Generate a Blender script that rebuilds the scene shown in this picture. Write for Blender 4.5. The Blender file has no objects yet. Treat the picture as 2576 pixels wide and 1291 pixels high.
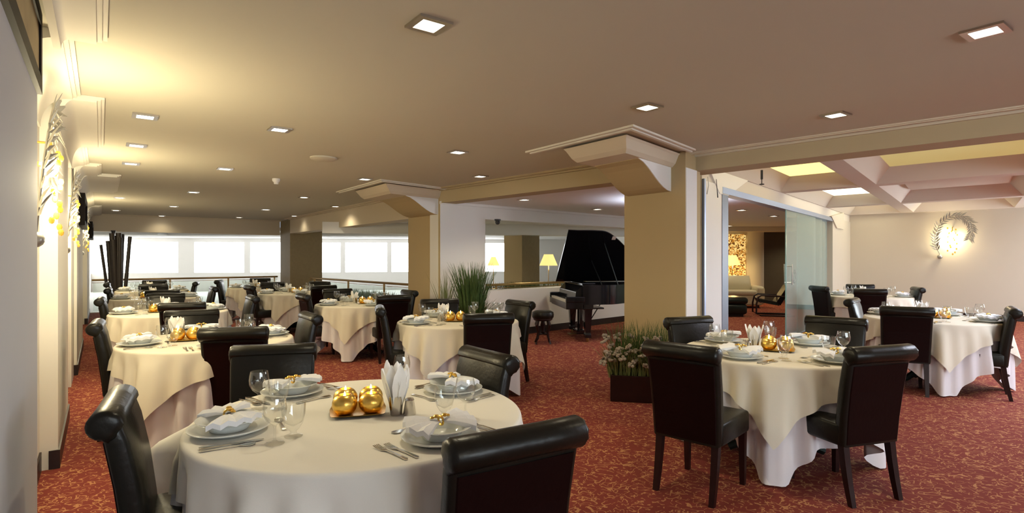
import bpy, bmesh, math, random
from mathutils import Vector, Matrix

# ------------------------------------------------------------------ camera, world, exposure
SC = bpy.context.scene
COL = SC.collection
cam_data = bpy.data.cameras.new('camera')
cam = bpy.data.objects.new('camera', cam_data)
COL.objects.link(cam)
cam.location = (0, 0, 1.48)
cam.rotation_euler = (math.pi / 2, 0, 0)
cam_data.sensor_width = 36
cam_data.lens = 1400 / 2576 * 36
cam_data.shift_y = 2.5 / 2576
cam_data.clip_start = 0.02
SC.camera = cam
SC.view_settings.view_transform = 'Standard'
SC.view_settings.look = 'None'
SC.view_settings.gamma = 1
SC.view_settings.use_curve_mapping = False
SC.view_settings.exposure = 0.42
SC.cycles.use_denoising = True
SC.cycles.caustics_reflective = False
SC.cycles.caustics_refractive = False
SC.cycles.max_bounces = 7
SC.cycles.diffuse_bounces = 4
SC.cycles.glossy_bounces = 4
SC.cycles.transparent_max_bounces = 14
SC.cycles.sample_clamp_indirect = 6
world = bpy.data.worlds.new('world')
SC.world = world
world.use_nodes = True
world.node_tree.nodes['Background'].inputs[0].default_value = (0.75, 0.85, 1, 1)
world.node_tree.nodes['Background'].inputs[1].default_value = 0.3

WARM = (1.0, 0.88, 0.60)
COOL = (0.80, 0.92, 1.0)
P_DOWN = 29      # each ceiling downlight, watts
P_SCONCE = 54     # each wall sconce
E_ATRIUM = 4.2    # daylit windows beyond the railing
E_DAY = 20.0       # daylit windows of the side room
E_BACK = 9.5      # windows behind the camera
E_SKY = 9.0      # skylight panels of the side room, out to the right
E_COFFER = 3.0    # lit ceiling panels

R_ = math.radians
U = Vector((-0.594, 0.804, 0)); NN = Vector((0.804, 0.594, 0)); O = Vector((-3.19, 3.91, 0))
RD = Vector((0.635, 0.772, 0))
T0 = Vector((2.17, 6.73, 0)); GT = Vector((0.639, 0.769, 0)); GM = Vector((0.709, -0.705, 0))
H = 2.63          # main ceiling height


def LW(s, n): p = O + U * s + NN * n; return (p.x, p.y)
def GW(t, m): p = T0 + GT * t + GM * m; return (p.x, p.y)


# ------------------------------------------------------------------ materials
def mat(name, col, rough=0.5, metal=0.0, spec=0.5, emit=None, estr=0.0, bump=0.0, bscale=60, vary=0.04, coat=0.0):
    m = bpy.data.materials.new(name); m.use_nodes = True
    nt = m.node_tree; b = nt.nodes['Principled BSDF']
    b.inputs['Roughness'].default_value = rough
    b.inputs['Metallic'].default_value = metal
    b.inputs['Specular IOR Level'].default_value = spec
    b.inputs['Coat Weight'].default_value = coat
    tc = nt.nodes.new('ShaderNodeTexCoord')
    nz = nt.nodes.new('ShaderNodeTexNoise'); nz.inputs['Scale'].default_value = bscale; nz.inputs['Detail'].default_value = 3
    nt.links.new(tc.outputs['Object'], nz.inputs['Vector'])
    mx = nt.nodes.new('ShaderNodeMixRGB')
    mx.inputs[1].default_value = tuple(c * (1 - vary) for c in col) + (1,)
    mx.inputs[2].default_value = tuple(min(1, c * (1 + vary)) for c in col) + (1,)
    nt.links.new(nz.outputs['Fac'], mx.inputs[0])
    nt.links.new(mx.outputs[0], b.inputs['Base Color'])
    if bump:
        bp = nt.nodes.new('ShaderNodeBump'); bp.inputs['Strength'].default_value = bump; bp.inputs['Distance'].default_value = 0.01
        nt.links.new(nz.outputs['Fac'], bp.inputs['Height']); nt.links.new(bp.outputs[0], b.inputs['Normal'])
    if emit:
        b.inputs['Emission Color'].default_value = (*emit, 1)
        b.inputs['Emission Strength'].default_value = estr
    return m


def glass_mat(name, tint=(0.97, 0.98, 0.97), haze=0.0, hcol=(0.6, 0.75, 0.72), ior=1.5, gain=1.0):
    m = bpy.data.materials.new(name); m.use_nodes = True
    nt = m.node_tree; nt.nodes.remove(nt.nodes['Principled BSDF'])
    out = nt.nodes['Material Output']
    tr = nt.nodes.new('ShaderNodeBsdfTransparent'); tr.inputs[0].default_value = (*tint, 1)
    gl = nt.nodes.new('ShaderNodeBsdfGlossy'); gl.inputs['Roughness'].default_value = 0.03
    fr = nt.nodes.new('ShaderNodeLayerWeight'); fr.inputs[0].default_value = 0.5
    pw = nt.nodes.new('ShaderNodeMath'); pw.operation = 'POWER'; pw.inputs[1].default_value = 3.6
    nt.links.new(fr.outputs['Facing'], pw.inputs[0])
    mu = nt.nodes.new('ShaderNodeMath'); mu.operation = 'MULTIPLY_ADD'; mu.inputs[1].default_value = 0.6 * gain
    mu.inputs[2].default_value = ((ior - 1) / (ior + 1)) ** 2 * 1.9; mu.use_clamp = True
    nt.links.new(pw.outputs[0], mu.inputs[0])
    mx = nt.nodes.new('ShaderNodeMixShader')
    nt.links.new(mu.outputs[0], mx.inputs[0])
    nt.links.new(gl.outputs[0], mx.inputs[2])
    if haze:
        df = nt.nodes.new('ShaderNodeBsdfDiffuse'); df.inputs[0].default_value = (*hcol, 1)
        m2 = nt.nodes.new('ShaderNodeMixShader'); m2.inputs[0].default_value = haze
        nt.links.new(tr.outputs[0], m2.inputs[1]); nt.links.new(df.outputs[0], m2.inputs[2])
        nt.links.new(m2.outputs[0], mx.inputs[1])
    else:
        nt.links.new(tr.outputs[0], mx.inputs[1])
    nt.links.new(mx.outputs[0], out.inputs[0])
    return m


def carpet_mat():
    m = bpy.data.materials.new('carpet'); m.use_nodes = True
    nt = m.node_tree; b = nt.nodes['Principled BSDF']; N = nt.nodes.new; L = nt.links.new
    b.inputs['Roughness'].default_value = 0.95; b.inputs['Specular IOR Level'].default_value = 0.1
    tc = N('ShaderNodeTexCoord')

    def math_(op, a, c=None, clamp=False):
        n = N('ShaderNodeMath'); n.operation = op; n.use_clamp = clamp
        if hasattr(a, 'links'): L(a, n.inputs[0])
        else: n.inputs[0].default_value = a
        if c is not None:
            if hasattr(c, 'links'): L(c, n.inputs[1])
            else: n.inputs[1].default_value = c
        return n.outputs[0]

    def noise(scale, off, detail=0.0, dist=0.0):
        mp = N('ShaderNodeMapping'); mp.inputs['Location'].default_value = off; L(tc.outputs['Object'], mp.inputs[0])
        n = N('ShaderNodeTexNoise'); n.inputs['Scale'].default_value = scale; n.inputs['Detail'].default_value = detail
        n.inputs['Distortion'].default_value = dist; L(mp.outputs[0], n.inputs['Vector']); return n.outputs['Fac']

    def curl(scale, off, w, mscale, thr, dist):
        n = noise(scale, off, 0.0, dist)
        line = math_('LESS_THAN', math_('ABSOLUTE', math_('SUBTRACT', n, 0.5)), w)
        mask = math_('GREATER_THAN', noise(mscale, (off[0] + 7, off[1] - 3, 1.3)), thr)
        return math_('MULTIPLY', line, mask)
    a = curl(11.5, (3.1, 1.7, 0.4), 0.018, 15.0, 0.46, 0.6)
    c = curl(15.5, (13.1, 4.7, 2.4), 0.022, 18.0, 0.49, 0.6)
    d = curl(22.0, (-5.1, 8.7, 5.4), 0.034, 24.0, 0.54, 0.3)
    pat = math_('MAXIMUM', math_('MAXIMUM', a, c), d)
    vo = N('ShaderNodeTexVoronoi'); vo.inputs['Scale'].default_value = 16
    L(tc.outputs['Object'], vo.inputs['Vector'])
    dots = math_('LESS_THAN', vo.outputs['Distance'], 0.10)
    pat = math_('MAXIMUM', pat, dots)
    pat = math_('MULTIPLY', pat, math_('ADD', math_('MULTIPLY', noise(130, (0, 0, 0), 1.0), 0.7), 0.5), clamp=True)
    mx = N('ShaderNodeMixRGB')
    mx.inputs[1].default_value = (0.195, 0.040, 0.030, 1); mx.inputs[2].default_value = (0.47, 0.225, 0.10, 1)
    L(pat, mx.inputs[0]); L(mx.outputs[0], b.inputs['Base Color'])
    pile = N('ShaderNodeBump'); pile.inputs['Strength'].default_value = 0.4; pile.inputs['Distance'].default_value = 0.004
    L(noise(420, (0, 0, 0), 1.0), pile.inputs['Height']); L(pile.outputs[0], b.inputs['Normal'])
    return m


def mosaic_mat():
    m = bpy.data.materials.new('amber_mosaic'); m.use_nodes = True
    nt = m.node_tree; b = nt.nodes['Principled BSDF']
    tc = nt.nodes.new('ShaderNodeTexCoord')
    vo = nt.nodes.new('ShaderNodeTexVoronoi'); vo.inputs['Scale'].default_value = 26
    nt.links.new(tc.outputs['Object'], vo.inputs['Vector'])
    sp = nt.nodes.new('ShaderNodeSeparateColor'); nt.links.new(vo.outputs['Color'], sp.inputs[0])
    cr = nt.nodes.new('ShaderNodeValToRGB')
    cr.color_ramp.elements[0].color = (0.10, 0.035, 0.005, 1); cr.color_ramp.elements[0].position = 0.1
    cr.color_ramp.elements[1].color = (0.85, 0.62, 0.22, 1); cr.color_ramp.elements[1].position = 0.75
    e = cr.color_ramp.elements.new(0.4); e.color = (0.50, 0.22, 0.03, 1)
    nt.links.new(sp.outputs[0], cr.inputs[0])
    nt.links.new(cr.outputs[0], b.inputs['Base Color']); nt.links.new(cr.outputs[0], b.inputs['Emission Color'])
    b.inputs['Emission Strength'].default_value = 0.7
    b.inputs['Roughness'].default_value = 0.3
    return m


M = dict(
    carpet=carpet_mat(),
    ceil=mat('ceiling_paint', (0.60, 0.56, 0.46), 0.9, spec=0.1, vary=0.01, bscale=3),
    coolw=mat('daylit_grey_wall_paint', (0.56, 0.57, 0.61), 0.8, spec=0.2, vary=0.015, bscale=4),  # wall paint greyed to carry the cool daylight on the near wall
    wall=mat('wall_paint', (0.76, 0.72, 0.63), 0.8, spec=0.2, vary=0.01, bscale=3),
    beige=mat('beige_paint', (0.63, 0.57, 0.47), 0.8, spec=0.2, vary=0.01, bscale=3),
    white=mat('white_paint', (0.82, 0.80, 0.78), 0.7, spec=0.2, vary=0.01, bscale=3),
    tan=mat('tan_paint', (0.50, 0.385, 0.215), 0.7, spec=0.2, vary=0.02, bscale=3),
    tanb=mat('tan_beam_paint', (0.48, 0.39, 0.25), 0.8, spec=0.2, vary=0.01, bscale=3),
    coff=mat('coffer_paint', (0.68, 0.62, 0.54), 0.8, spec=0.2, vary=0.01, bscale=3),
    post=mat('grey_profile', (0.22, 0.25, 0.30), 0.4, metal=0.6, vary=0.02),
    beamp=mat('beam_paint', (0.66, 0.57, 0.44), 0.8, spec=0.2, vary=0.01, bscale=3),
    brown=mat('brown_textured_paint', (0.28, 0.215, 0.12), 0.7, vary=0.15, bscale=12, bump=0.1),
    base=mat('dark_skirting', (0.018, 0.008, 0.006), 0.4),
    hide=mat('dark_back_leather', (0.008, 0.0016, 0.0014), 0.45, spec=0.10, bump=0.1, bscale=45, vary=0.2),
    leather=mat('dark_leather', (0.008, 0.007, 0.005), 0.33, spec=0.28, bump=0.12, bscale=45, vary=0.2),
    wood=mat('mahogany_wood', (0.016, 0.0035, 0.003), 0.38, spec=0.3, vary=0.3, bscale=20),
    cloth=mat('ivory_linen', (0.82, 0.79, 0.72), 0.85, spec=0.15, bump=0.05, bscale=300, vary=0.02),
    cream=mat('cream_linen', (0.74, 0.68, 0.56), 0.85, spec=0.15, bump=0.05, bscale=300, vary=0.02),
    under=mat('white_linen', (0.78, 0.74, 0.76), 0.85, spec=0.15, bump=0.05, bscale=300, vary=0.02),
    china=mat('white_china', (0.78, 0.80, 0.78), 0.12, spec=0.6, vary=0.0),
    napkin=mat('white_napkin', (0.86, 0.87, 0.90), 0.8, spec=0.1, bump=0.06, bscale=120, vary=0.02),
    tissue=mat('paper_tissue', (0.90, 0.88, 0.85), 0.9, spec=0.1, vary=0.02),
    gold=mat('brushed_gold', (0.85, 0.56, 0.13), 0.28, metal=1.0, vary=0.06, bscale=25),
    silver=mat('polished_steel', (0.62, 0.60, 0.56), 0.16, metal=1.0, vary=0.03),
    edge=mat('glass_edge', (0.20, 0.38, 0.38), 0.2, spec=0.6, vary=0.02),
    brass=mat('aged_brass', (0.42, 0.28, 0.12), 0.3, metal=1.0, vary=0.08),
    chrome=mat('fixture_chrome', (0.50, 0.45, 0.38), 0.3, metal=1.0, vary=0.03),
    alu=mat('aluminium_profile', (0.40, 0.47, 0.62), 0.4, metal=0.8, vary=0.02),
    black=mat('black_lacquer', (0.006, 0.006, 0.008), 0.10, spec=0.6, vary=0.0),
    ivorykey=mat('ivory_keys', (0.75, 0.70, 0.58), 0.3, vary=0.02),
    iron=mat('dark_cast_iron', (0.02, 0.025, 0.022), 0.4, metal=0.6, vary=0.2, bump=0.2),
    wax=mat('candle_wax', (0.9, 0.75, 0.45), 0.5, emit=(1.0, 0.6, 0.15), estr=1.2),
    flame=mat('candle_flame', (1, 0.9, 0.6), 0.5, emit=(1.0, 0.82, 0.45), estr=28),
    lamp=mat('lit_diffuser', (1, 1, 1), 0.5, emit=(1.0, 0.93, 0.78), estr=9),
    bulb=mat('lit_bulb', (1, 1, 1), 0.5, emit=(1.0, 0.86, 0.52), estr=9),
    shade=mat('lit_lampshade', (0.9, 0.7, 0.3), 0.8, emit=(1.0, 0.72, 0.24), estr=0.85),
    coffer=mat('lit_yellow_panel', (0.9, 0.85, 0.5), 0.8, emit=(1.0, 0.84, 0.32), estr=E_COFFER * 0.32),
    cofferw=mat('lit_pale_panel', (0.95, 0.9, 0.7), 0.8, emit=(1.0, 0.93, 0.66), estr=E_COFFER * 0.6),
    sky=mat('skylight_panel', (0.9, 0.9, 0.9), 0.8, emit=(0.80, 0.86, 1.0), estr=E_SKY),
    coffer_glow=mat('olive_panel_with_glow', (0.55, 0.50, 0.26), 0.7, vary=0.02, emit=(0.85, 0.74, 0.26), estr=0.28),  # weak emission stands in for a hidden lamp lighting this panel
    daywin=mat('daylit_blind', (0.9, 0.9, 0.9), 0.9, emit=(0.96, 0.98, 1.0), estr=E_ATRIUM),
    daypane=mat('daylit_pane', (0.9, 0.9, 0.9), 0.9, emit=COOL, estr=E_DAY),
    backpane=mat('daylit_window', (0.9, 0.9, 0.9), 0.9, emit=COOL, estr=E_BACK),
    silverleaf=mat('silver_leaf', (0.40, 0.39, 0.36), 0.35, metal=0.6, vary=0.1),
    grass=mat('green_grass', (0.065, 0.115, 0.024), 0.7, vary=0.45, bscale=25),
    drygrass=mat('pale_grass', (0.16, 0.19, 0.06), 0.7, vary=0.4, bscale=30),
    flower=mat('white_blossom', (0.30, 0.25, 0.20), 0.8, vary=0.2, bscale=40),
    stalk=mat('dark_bamboo', (0.030, 0.020, 0.015), 0.5, vary=0.4, bscale=12),
    sofa=mat('cream_leather', (0.62, 0.56, 0.40), 0.45, vary=0.04, bump=0.05),
    darkwall=mat('dark_brown_wall', (0.15, 0.12, 0.08), 0.8, vary=0.06, bscale=6),
    stone=mat('pale_stone_floor', (0.75, 0.77, 0.72), 0.5, vary=0.03, bscale=2),
    canvas=mat('painting_canvas', (0.36, 0.27, 0.13), 0.7, vary=0.35, bscale=4),
    frame=mat('dark_frame', (0.008, 0.005, 0.0045), 0.6, spec=0.1, vary=0.2),
    dark=mat('dark_plastic', (0.02, 0.02, 0.025), 0.4),
    grey=mat('grey_plastic', (0.55, 0.52, 0.48), 0.5),
    mosaic=mosaic_mat(),
    glass=glass_mat('clear_glass', (0.985, 0.99, 0.985), ior=1.45, gain=1.2),
    pane=glass_mat('balustrade_glass', (0.93, 0.97, 0.95), ior=1.35),
    door=glass_mat('tinted_door_glass', (0.84, 0.92, 0.90), haze=0.33, hcol=(0.62, 0.78, 0.75), ior=1.5),
    crystal=glass_mat('amber_crystal', (0.95, 0.75, 0.25), haze=0.35, hcol=(0.85, 0.60, 0.12), gain=2.0),
)


# ------------------------------------------------------------------ mesh helpers
class MB:
    def __init__(self): self.bm = bmesh.new()

    def box(self, x0, x1, y0, y1, z0, z1, bev=0.0, seg=2):
        r = bmesh.ops.create_cube(self.bm, size=1)
        bmesh.ops.scale(self.bm, vec=(x1 - x0, y1 - y0, z1 - z0), verts=r['verts'])
        bmesh.ops.translate(self.bm, vec=((x0 + x1) / 2, (y0 + y1) / 2, (z0 + z1) / 2), verts=r['verts'])
        if bev:
            es = list({e for v in r['verts'] for e in v.link_edges})
            bmesh.ops.bevel(self.bm, geom=es, offset=bev, segments=seg, profile=0.5, affect='EDGES')
        return self

    def prism(self, poly, z0, z1):
        b = [self.bm.verts.new((p[0], p[1], z0)) for p in poly]
        t = [self.bm.verts.new((p[0], p[1], z1)) for p in poly]
        n = len(poly)
        self.bm.faces.new(b[::-1]); self.bm.faces.new(t)
        for i in range(n): self.bm.faces.new((b[i], b[(i + 1) % n], t[(i + 1) % n], t[i]))
        return self

    def extrude(self, pts, vec):
        """a closed polygon of 3-D points pushed along vec"""
        vec = Vector(vec)
        a = [self.bm.verts.new(p) for p in pts]; b = [self.bm.verts.new(Vector(p) + vec) for p in pts]
        n = len(pts)
        self.bm.faces.new(a[::-1]); self.bm.faces.new(b)
        for i in range(n): self.bm.faces.new((a[i], a[(i + 1) % n], b[(i + 1) % n], b[i]))
        return self

    def face(self, pts): self.bm.faces.new([self.bm.verts.new(p) for p in pts]); return self

    def rings(self, rings, closed=True, cap=True):
        vs = [[self.bm.verts.new(p) for p in r] for r in rings]
        n = len(rings[0])
        for a, b in zip(vs, vs[1:]):
            for i in range(n if closed else n - 1):
                self.bm.faces.new((a[i], a[(i + 1) % n], b[(i + 1) % n], b[i]))
        if cap and closed: self.bm.faces.new(vs[0][::-1]); self.bm.faces.new(vs[-1])
        return self

    def lathe(self, prof, n=24, c=(0, 0, 0), cap=False):
        rs = [[(c[0] + r * math.cos(2 * math.pi * k / n), c[1] + r * math.sin(2 * math.pi * k / n), c[2] + z) for k in range(n)] for r, z in prof]
        return self.rings(rs, True, cap)

    def tube(self, pts, rad, n=8, cap=True):
        pts = [Vector(p) for p in pts]
        if not isinstance(rad, (list, tuple)): rad = [rad] * len(pts)
        rs = []
        for i, p in enumerate(pts):
            d = (pts[min(i + 1, len(pts) - 1)] - pts[max(i - 1, 0)]).normalized()
            a = d.cross(Vector((0, 0, 1)) if abs(d.z) < 0.9 else Vector((0, 1, 0))).normalized(); b = d.cross(a)
            rs.append([p + (a * math.cos(2 * math.pi * k / n) + b * math.sin(2 * math.pi * k / n)) * rad[i] for k in range(n)])
        return self.rings(rs, True, cap)

    def ball(self, c, r, seg=12, sz=1.0):
        q = bmesh.ops.create_uvsphere(self.bm, u_segments=seg, v_segments=max(4, seg // 2), radius=r)
        bmesh.ops.scale(self.bm, vec=(1, 1, sz), verts=q['verts'])
        bmesh.ops.translate(self.bm, vec=c, verts=q['verts']); return self

    def build(self, name, material, parent=None, smooth=False, sharp=True):
        bmesh.ops.recalc_face_normals(self.bm, faces=self.bm.faces)
        me = bpy.data.meshes.new(name); self.bm.to_mesh(me); self.bm.free()
        me.materials.append(M[material])
        if smooth:
            me.shade_smooth()
            if sharp: me.set_sharp_from_angle(angle=R_(40))
        o = bpy.data.objects.new(name, me); COL.objects.link(o)
        if parent: o.parent = parent
        return o


def tag(o, label=None, cat=None, group=None, kind=None):
    if label: o['label'] = label
    if cat: o['category'] = cat
    if group: o['group'] = group
    if kind: o['kind'] = kind
    return o


def empty(name, loc=(0, 0, 0), rz=0.0):
    o = bpy.data.objects.new(name, None); COL.objects.link(o)
    o.location = loc; o.rotation_euler = (0, 0, rz); o.empty_display_size = 0.1
    return o


def struct(o, label=None): o['kind'] = 'structure'; return o


def copy_tree(o, loc, rz, parent=None):
    c = o.copy(); COL.objects.link(c)
    if parent is None: c.location = loc; c.rotation_euler = (0, 0, rz)
    else: c.parent = parent
    for ch in list(o.children): copy_tree(ch, None, None, c)
    return c


class Kind:
    """first use moves the original, later uses copy it with its parts"""
    def __init__(self, maker): self.maker = maker; self.o = None; self.used = False

    def put(self, loc, rz, label, cat, group=None):
        if self.o is None: self.o = self.maker()
        if not self.used:
            r = self.o; r.location = loc; r.rotation_euler = (0, 0, rz); self.used = True
        else:
            r = copy_tree(self.o, loc, rz)
        if 'group' in r and not group: del r['group']
        return tag(r, label, cat, group)


# ------------------------------------------------------------------ floor and ceilings
MB().prism([(-26, -4.5), (18, -4.5), (18, 22), (-26, 22)], -0.12, 0.0).build('floor', 'carpet')
struct(bpy.data.objects['floor'])
C0 = Vector((1.87, 6.0, 0))
def CP(l, r): p = C0 + U * l + RD * r; return (p.x, p.y)
K2 = Vector((-1.22, 9.4, 0)); PW = Vector((0.737, 0.676, 0))
K2B = (-1.93, 10.36); K1 = (-6.62, 16.6); K1B = (-7.3, 17.5); FAR = (-11.0, 14.7)
def WP(t, m=0): p = K2 + PW * t + Vector((-PW.y, PW.x, 0)) * m; return (p.x, p.y)
struct(MB().prism([(-7.2, 17.75), (-11.3, 14.75), (-25, 24), (-25, 29), (5, 29), (4.2, 18.6), WP(8.2, 0.35), WP(0.3, 0.35), K2B, (-6.0, 16.75)], -0.02, 0.012).build('floor_atrium', 'stone'))

E2 = (4.3, 3.9)
struct(MB().prism([(2.6, -4.2), (7.2, -1.0), (5.9, 2.3), E2, (2.22, 6.1), CP(0, 0.2), CP(0.87, 0.2), (K2.x, K2.y), K2B, K1, K1B, (-7.4, 17.9), (-11.6, 15.2), LW(14, -0.3), LW(-9.5, -0.3)], H, H + 0.1).build('ceiling_main', 'ceil'))
struct(MB().prism([CP(0.0, 0.1), CP(0.87, 0.1), (K2.x, K2.y), WP(8.2), (4.2, 18.8), (12.6, 19.6), GW(11.4, -0.1), GW(-0.1, -0.05)], 2.43, 2.53).build('ceiling_lounge', 'white'))
struct(MB().prism([(-7.2, 17.75), (-11.3, 14.9), (-25, 24), (-25, 29), (5, 29), (4.2, 18.6), WP(8.2, 0.1), WP(0.1, 0.1), K2B, (-6.4, 16.9)], 2.33, 2.43).build('ceiling_atrium', 'white'))

# ------------------------------------------------------------------ the panelled wall beside the camera
w = MB().prism([LW(-9.5, -0.1), LW(30, -0.1), LW(30, -0.3), LW(-9.5, -0.3)], 0, H)
for s0, s1, n in ((0, 1.5, 0.0), (3.06, 3.84, -0.03), (3.84, 6.7, 0.0), (10.47, 13.4, 0.0)):
    w.prism([LW(s0, -0.12), LW(s1, -0.12), LW(s1, n), LW(s0, n)], 0, H - 0.01)
struct(w.build('wall_left', 'wall'))
struct(MB().prism([LW(-9.5, -0.1), LW(-1.585, -0.1), LW(-1.585, 0), LW(-9.5, 0)], 0, H - 0.01).build('wall_near_panel', 'coolw'))
for s0, s1, n in ((-9.5, -1.585, 0.0), (-1.585, 0, -0.1), (0, 1.5, 0.0), (1.5, 3.06, -0.1), (3.84, 6.7, 0.0), (6.7, 10.47, -0.1), (10.47, 13.4, 0.0), (13.4, 14.6, -.1)):
    struct(MB().prism([LW(s0 - 0.012, n - 0.05), LW(s1 + 0.012, n - 0.05), LW(s1 + 0.012, n + 0.012), LW(s0 - 0.012, n + 0.012)], 0.001, 0.13).build('baseboard_left', 'base'))


def cornice(s0, s1, n0, n1, flat=0.0, zb=2.37):
    """smooth cove from the wall face n0, a flat soffit and a stepped fillet out to n1"""
    pr = [(n0 - 0.02, H - 0.002), (n0 - 0.02, zb), (n0 + 0.012, zb)]
    a = n1 - n0 - 0.075 - flat
    for k in range(15):
        t = k / 14 * math.pi / 2
        pr.append((n0 + 0.012 + a * (1 - math.cos(t)), zb + 0.01 + (2.575 - zb) * math.sin(t)))
    pr += [(n1 - 0.045, 2.588), (n1 - 0.045, 2.600), (n1 - 0.022, 2.600), (n1 - 0.022, 2.612), (n1, 2.612), (n1, H - 0.002)]
    q = [Vector((*LW(s0, n), z)) for n, z in pr]
    return MB().extrude(q, U * (s1 - s0)).build('trim_cornice', 'wall', None, True)


for a in ((-9.5, -1.43, .07, .27, .1, 2.53), (-1.43, -.08, -.1, .13), (-.08, 2.0, 0, .265, .11), (2.0, 3.43, -.1, .13), (3.43, 4.4, 0, .25, .1), (4.4, 6.7, 0, .47, .3), (6.7, 10.2, -.1, .13), (10.2, 13.5, 0, .26, .1)):
    struct(cornice(*a))

# ------------------------------------------------------------------ columns, beams, corbels
def column(p, l, r, ld, rd, z, m, name='column'):
    p = Vector((*p[:2], 0)); q = [p, p + ld * l, p + ld * l + rd * r, p + rd * r]
    return struct(MB().prism([(v.x, v.y) for v in q], 0, z).build(name, m))


column(C0, 0.87, 0.42, U, RD, H, 'tan')
column(K2, 1.2, 0.5, U, PW, H, 'tan')
struct(MB().prism([CP(-0.012, 0.0), CP(-0.012, 0.30), CP(0.0, 0.30), CP(0.0, 0.0)], 0.0, 2.45).build('trim_column_lit_side', 'white'))  # thin white sheet puts the daylight on the column's side into paint
column(K1, 1.1, 0.95, U, NN, H, 'brown')


def beam(a, b, wdt, z0, z1, m='tanb', name='beam', lip=0.0):
    a = Vector((*a[:2], 0)); b = Vector((*b[:2], 0)); d = (b - a).normalized(); nrm = Vector((d.y, -d.x, 0)) * wdt
    mb = MB().prism([(v.x, v.y) for v in (a, b, b + nrm, a + nrm)], z0, z1)
    o = struct(mb.build(name, m))
    if lip:      # stepped moulding on the ceiling along the face
        k = Vector((d.y, -d.x, 0))
        for off, zz in ((-0.05, 0.03), (-0.16, 0.02), (-0.18, 0.012)):
            q = [a + k * off, b + k * off, b + k * (off + 0.04), a + k * (off + 0.04)]
            struct(MB().prism([(v.x, v.y) for v in q], H - zz, H).build('trim_ceiling', m))
    return o


far = CP(0.87, 0)
beam(far, (K2.x, K2.y), 0.3, 2.40, H, lip=1)
beam(K2B, K1, 0.35, 2.2, H, 'beamp', lip=1)
beam(K1B, (-11.4, 14.4), 0.35, 2.18, H, 'beamp', lip=1)
beam((1.98, 6.30), (6.4, 1.88), -0.36, 2.45, H + 0.1, 'tanb', lip=0)
for off, zz in ((0.05, 0.03), (0.16, 0.02), (0.18, 0.012)):
    k = Vector((-0.709, -0.705, 0)); a = Vector((2.0, 6.30, 0)); b = Vector((6.4, 1.9, 0))
    q = [a + k * off, b + k * off, b + k * (off - 0.04), a + k * (off - 0.04)]
    struct(MB().prism([(v.x, v.y) for v in q], H - zz, H).build('trim_ceiling', 'beamp'))


def corbel(base, l0, l1, reach, zt=H, mold=True):
    """bracket swelling from a column head towards the room"""
    b = Vector((*base[:2], 0)); back = -RD
    P = lambda l, r, z: Vector((*(b + U * l + RD * r)[:2], z))
    tray = []
    for (i, r, z) in ((0.0, -reach, zt - 0.02), (0.02, -reach + 0.02, zt - 0.04), (0.06, -reach + 0.09, zt - 0.12), (0.10, -reach + 0.14, zt - 0.155)):
        tray.append([P(l0 + i, 0.05, z), P(l0 + i, r, z), P(l1 - i, r, z), P(l1 - i, 0.05, z)])
    struct(MB().rings(tray, True, True).build('trim_corbel', 'beamp'))
    pr = [(0.05, zt - 0.14), (-reach + 0.45, zt - 0.14)]
    for k in range(9):
        t = k / 8
        pr.append((-reach + 0.45 + (reach - 0.45) * t, zt - 0.16 - 0.26 * math.sin(t * math.pi / 2) ** 1.6))
    pr.append((0.05, zt - 0.42))
    struct(MB().extrude([P(l0 + 0.13, r, z) for r, z in pr], U * (l1 - l0 - 0.26)).build('trim_bracket', 'tan'))
    struct(MB().extrude([P(l0 + 0.13, r, z) for r, z in pr], U * -0.012).build('trim_bracket_lit_side', 'white'))  # white sheet paints in the daylight on the bracket's side
    if mold:
        for e, zz in ((0.16, 0.03), (0.20, 0.018)):
            q = [P(l0 - e, 0.0, 0), P(l0 - e, -reach - e, 0), P(l1 + e + 0.25, -reach - e, 0), P(l1 + e + 0.25, -reach - e + 0.035, 0), P(l0 - e + 0.035, -reach - e + 0.035, 0), P(l0 - e + 0.035, 0.0, 0)]
            struct(MB().prism([(v.x, v.y) for v in q], zt - zz, zt).build('trim_ceiling', 'wall'))


corbel(C0, 0.07, 0.94, 1.22)
corbel(K2, -0.06, 1.22, 1.15)

# ------------------------------------------------------------------ piano side wall with its opening
Z = lambda p: (p[0], p[1])
pwall = MB()
pwall.prism([WP(0.005, -0.012), WP(0.99, -0.012), WP(0.99, 0.3), WP(0.005, 0.3)], 0, 2.5)
pwall.prism([WP(0.99, -0.012), WP(8.2, -0.012), WP(8.2, 0.3), WP(0.99, 0.3)], 0, 0.87)
pwall.prism([WP(0.99, -0.012), WP(8.2, -0.012), WP(8.2, 0.3), WP(0.99, 0.3)], 2.17, 2.5)
struct(pwall.build('wall_piano', 'white'))
struct(MB().prism([WP(0, -0.026), WP(8.2, -0.026), WP(8.2, 0.01), WP(0, 0.01)], 0.001, 0.13).build('baseboard_piano', 'base'))
struct(MB().prism([WP(0, -0.05), WP(8.2, -0.05), WP(8.2, 0.01), WP(0, 0.01)], 2.385, 2.432).build('trim_piano', 'white'))

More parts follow.
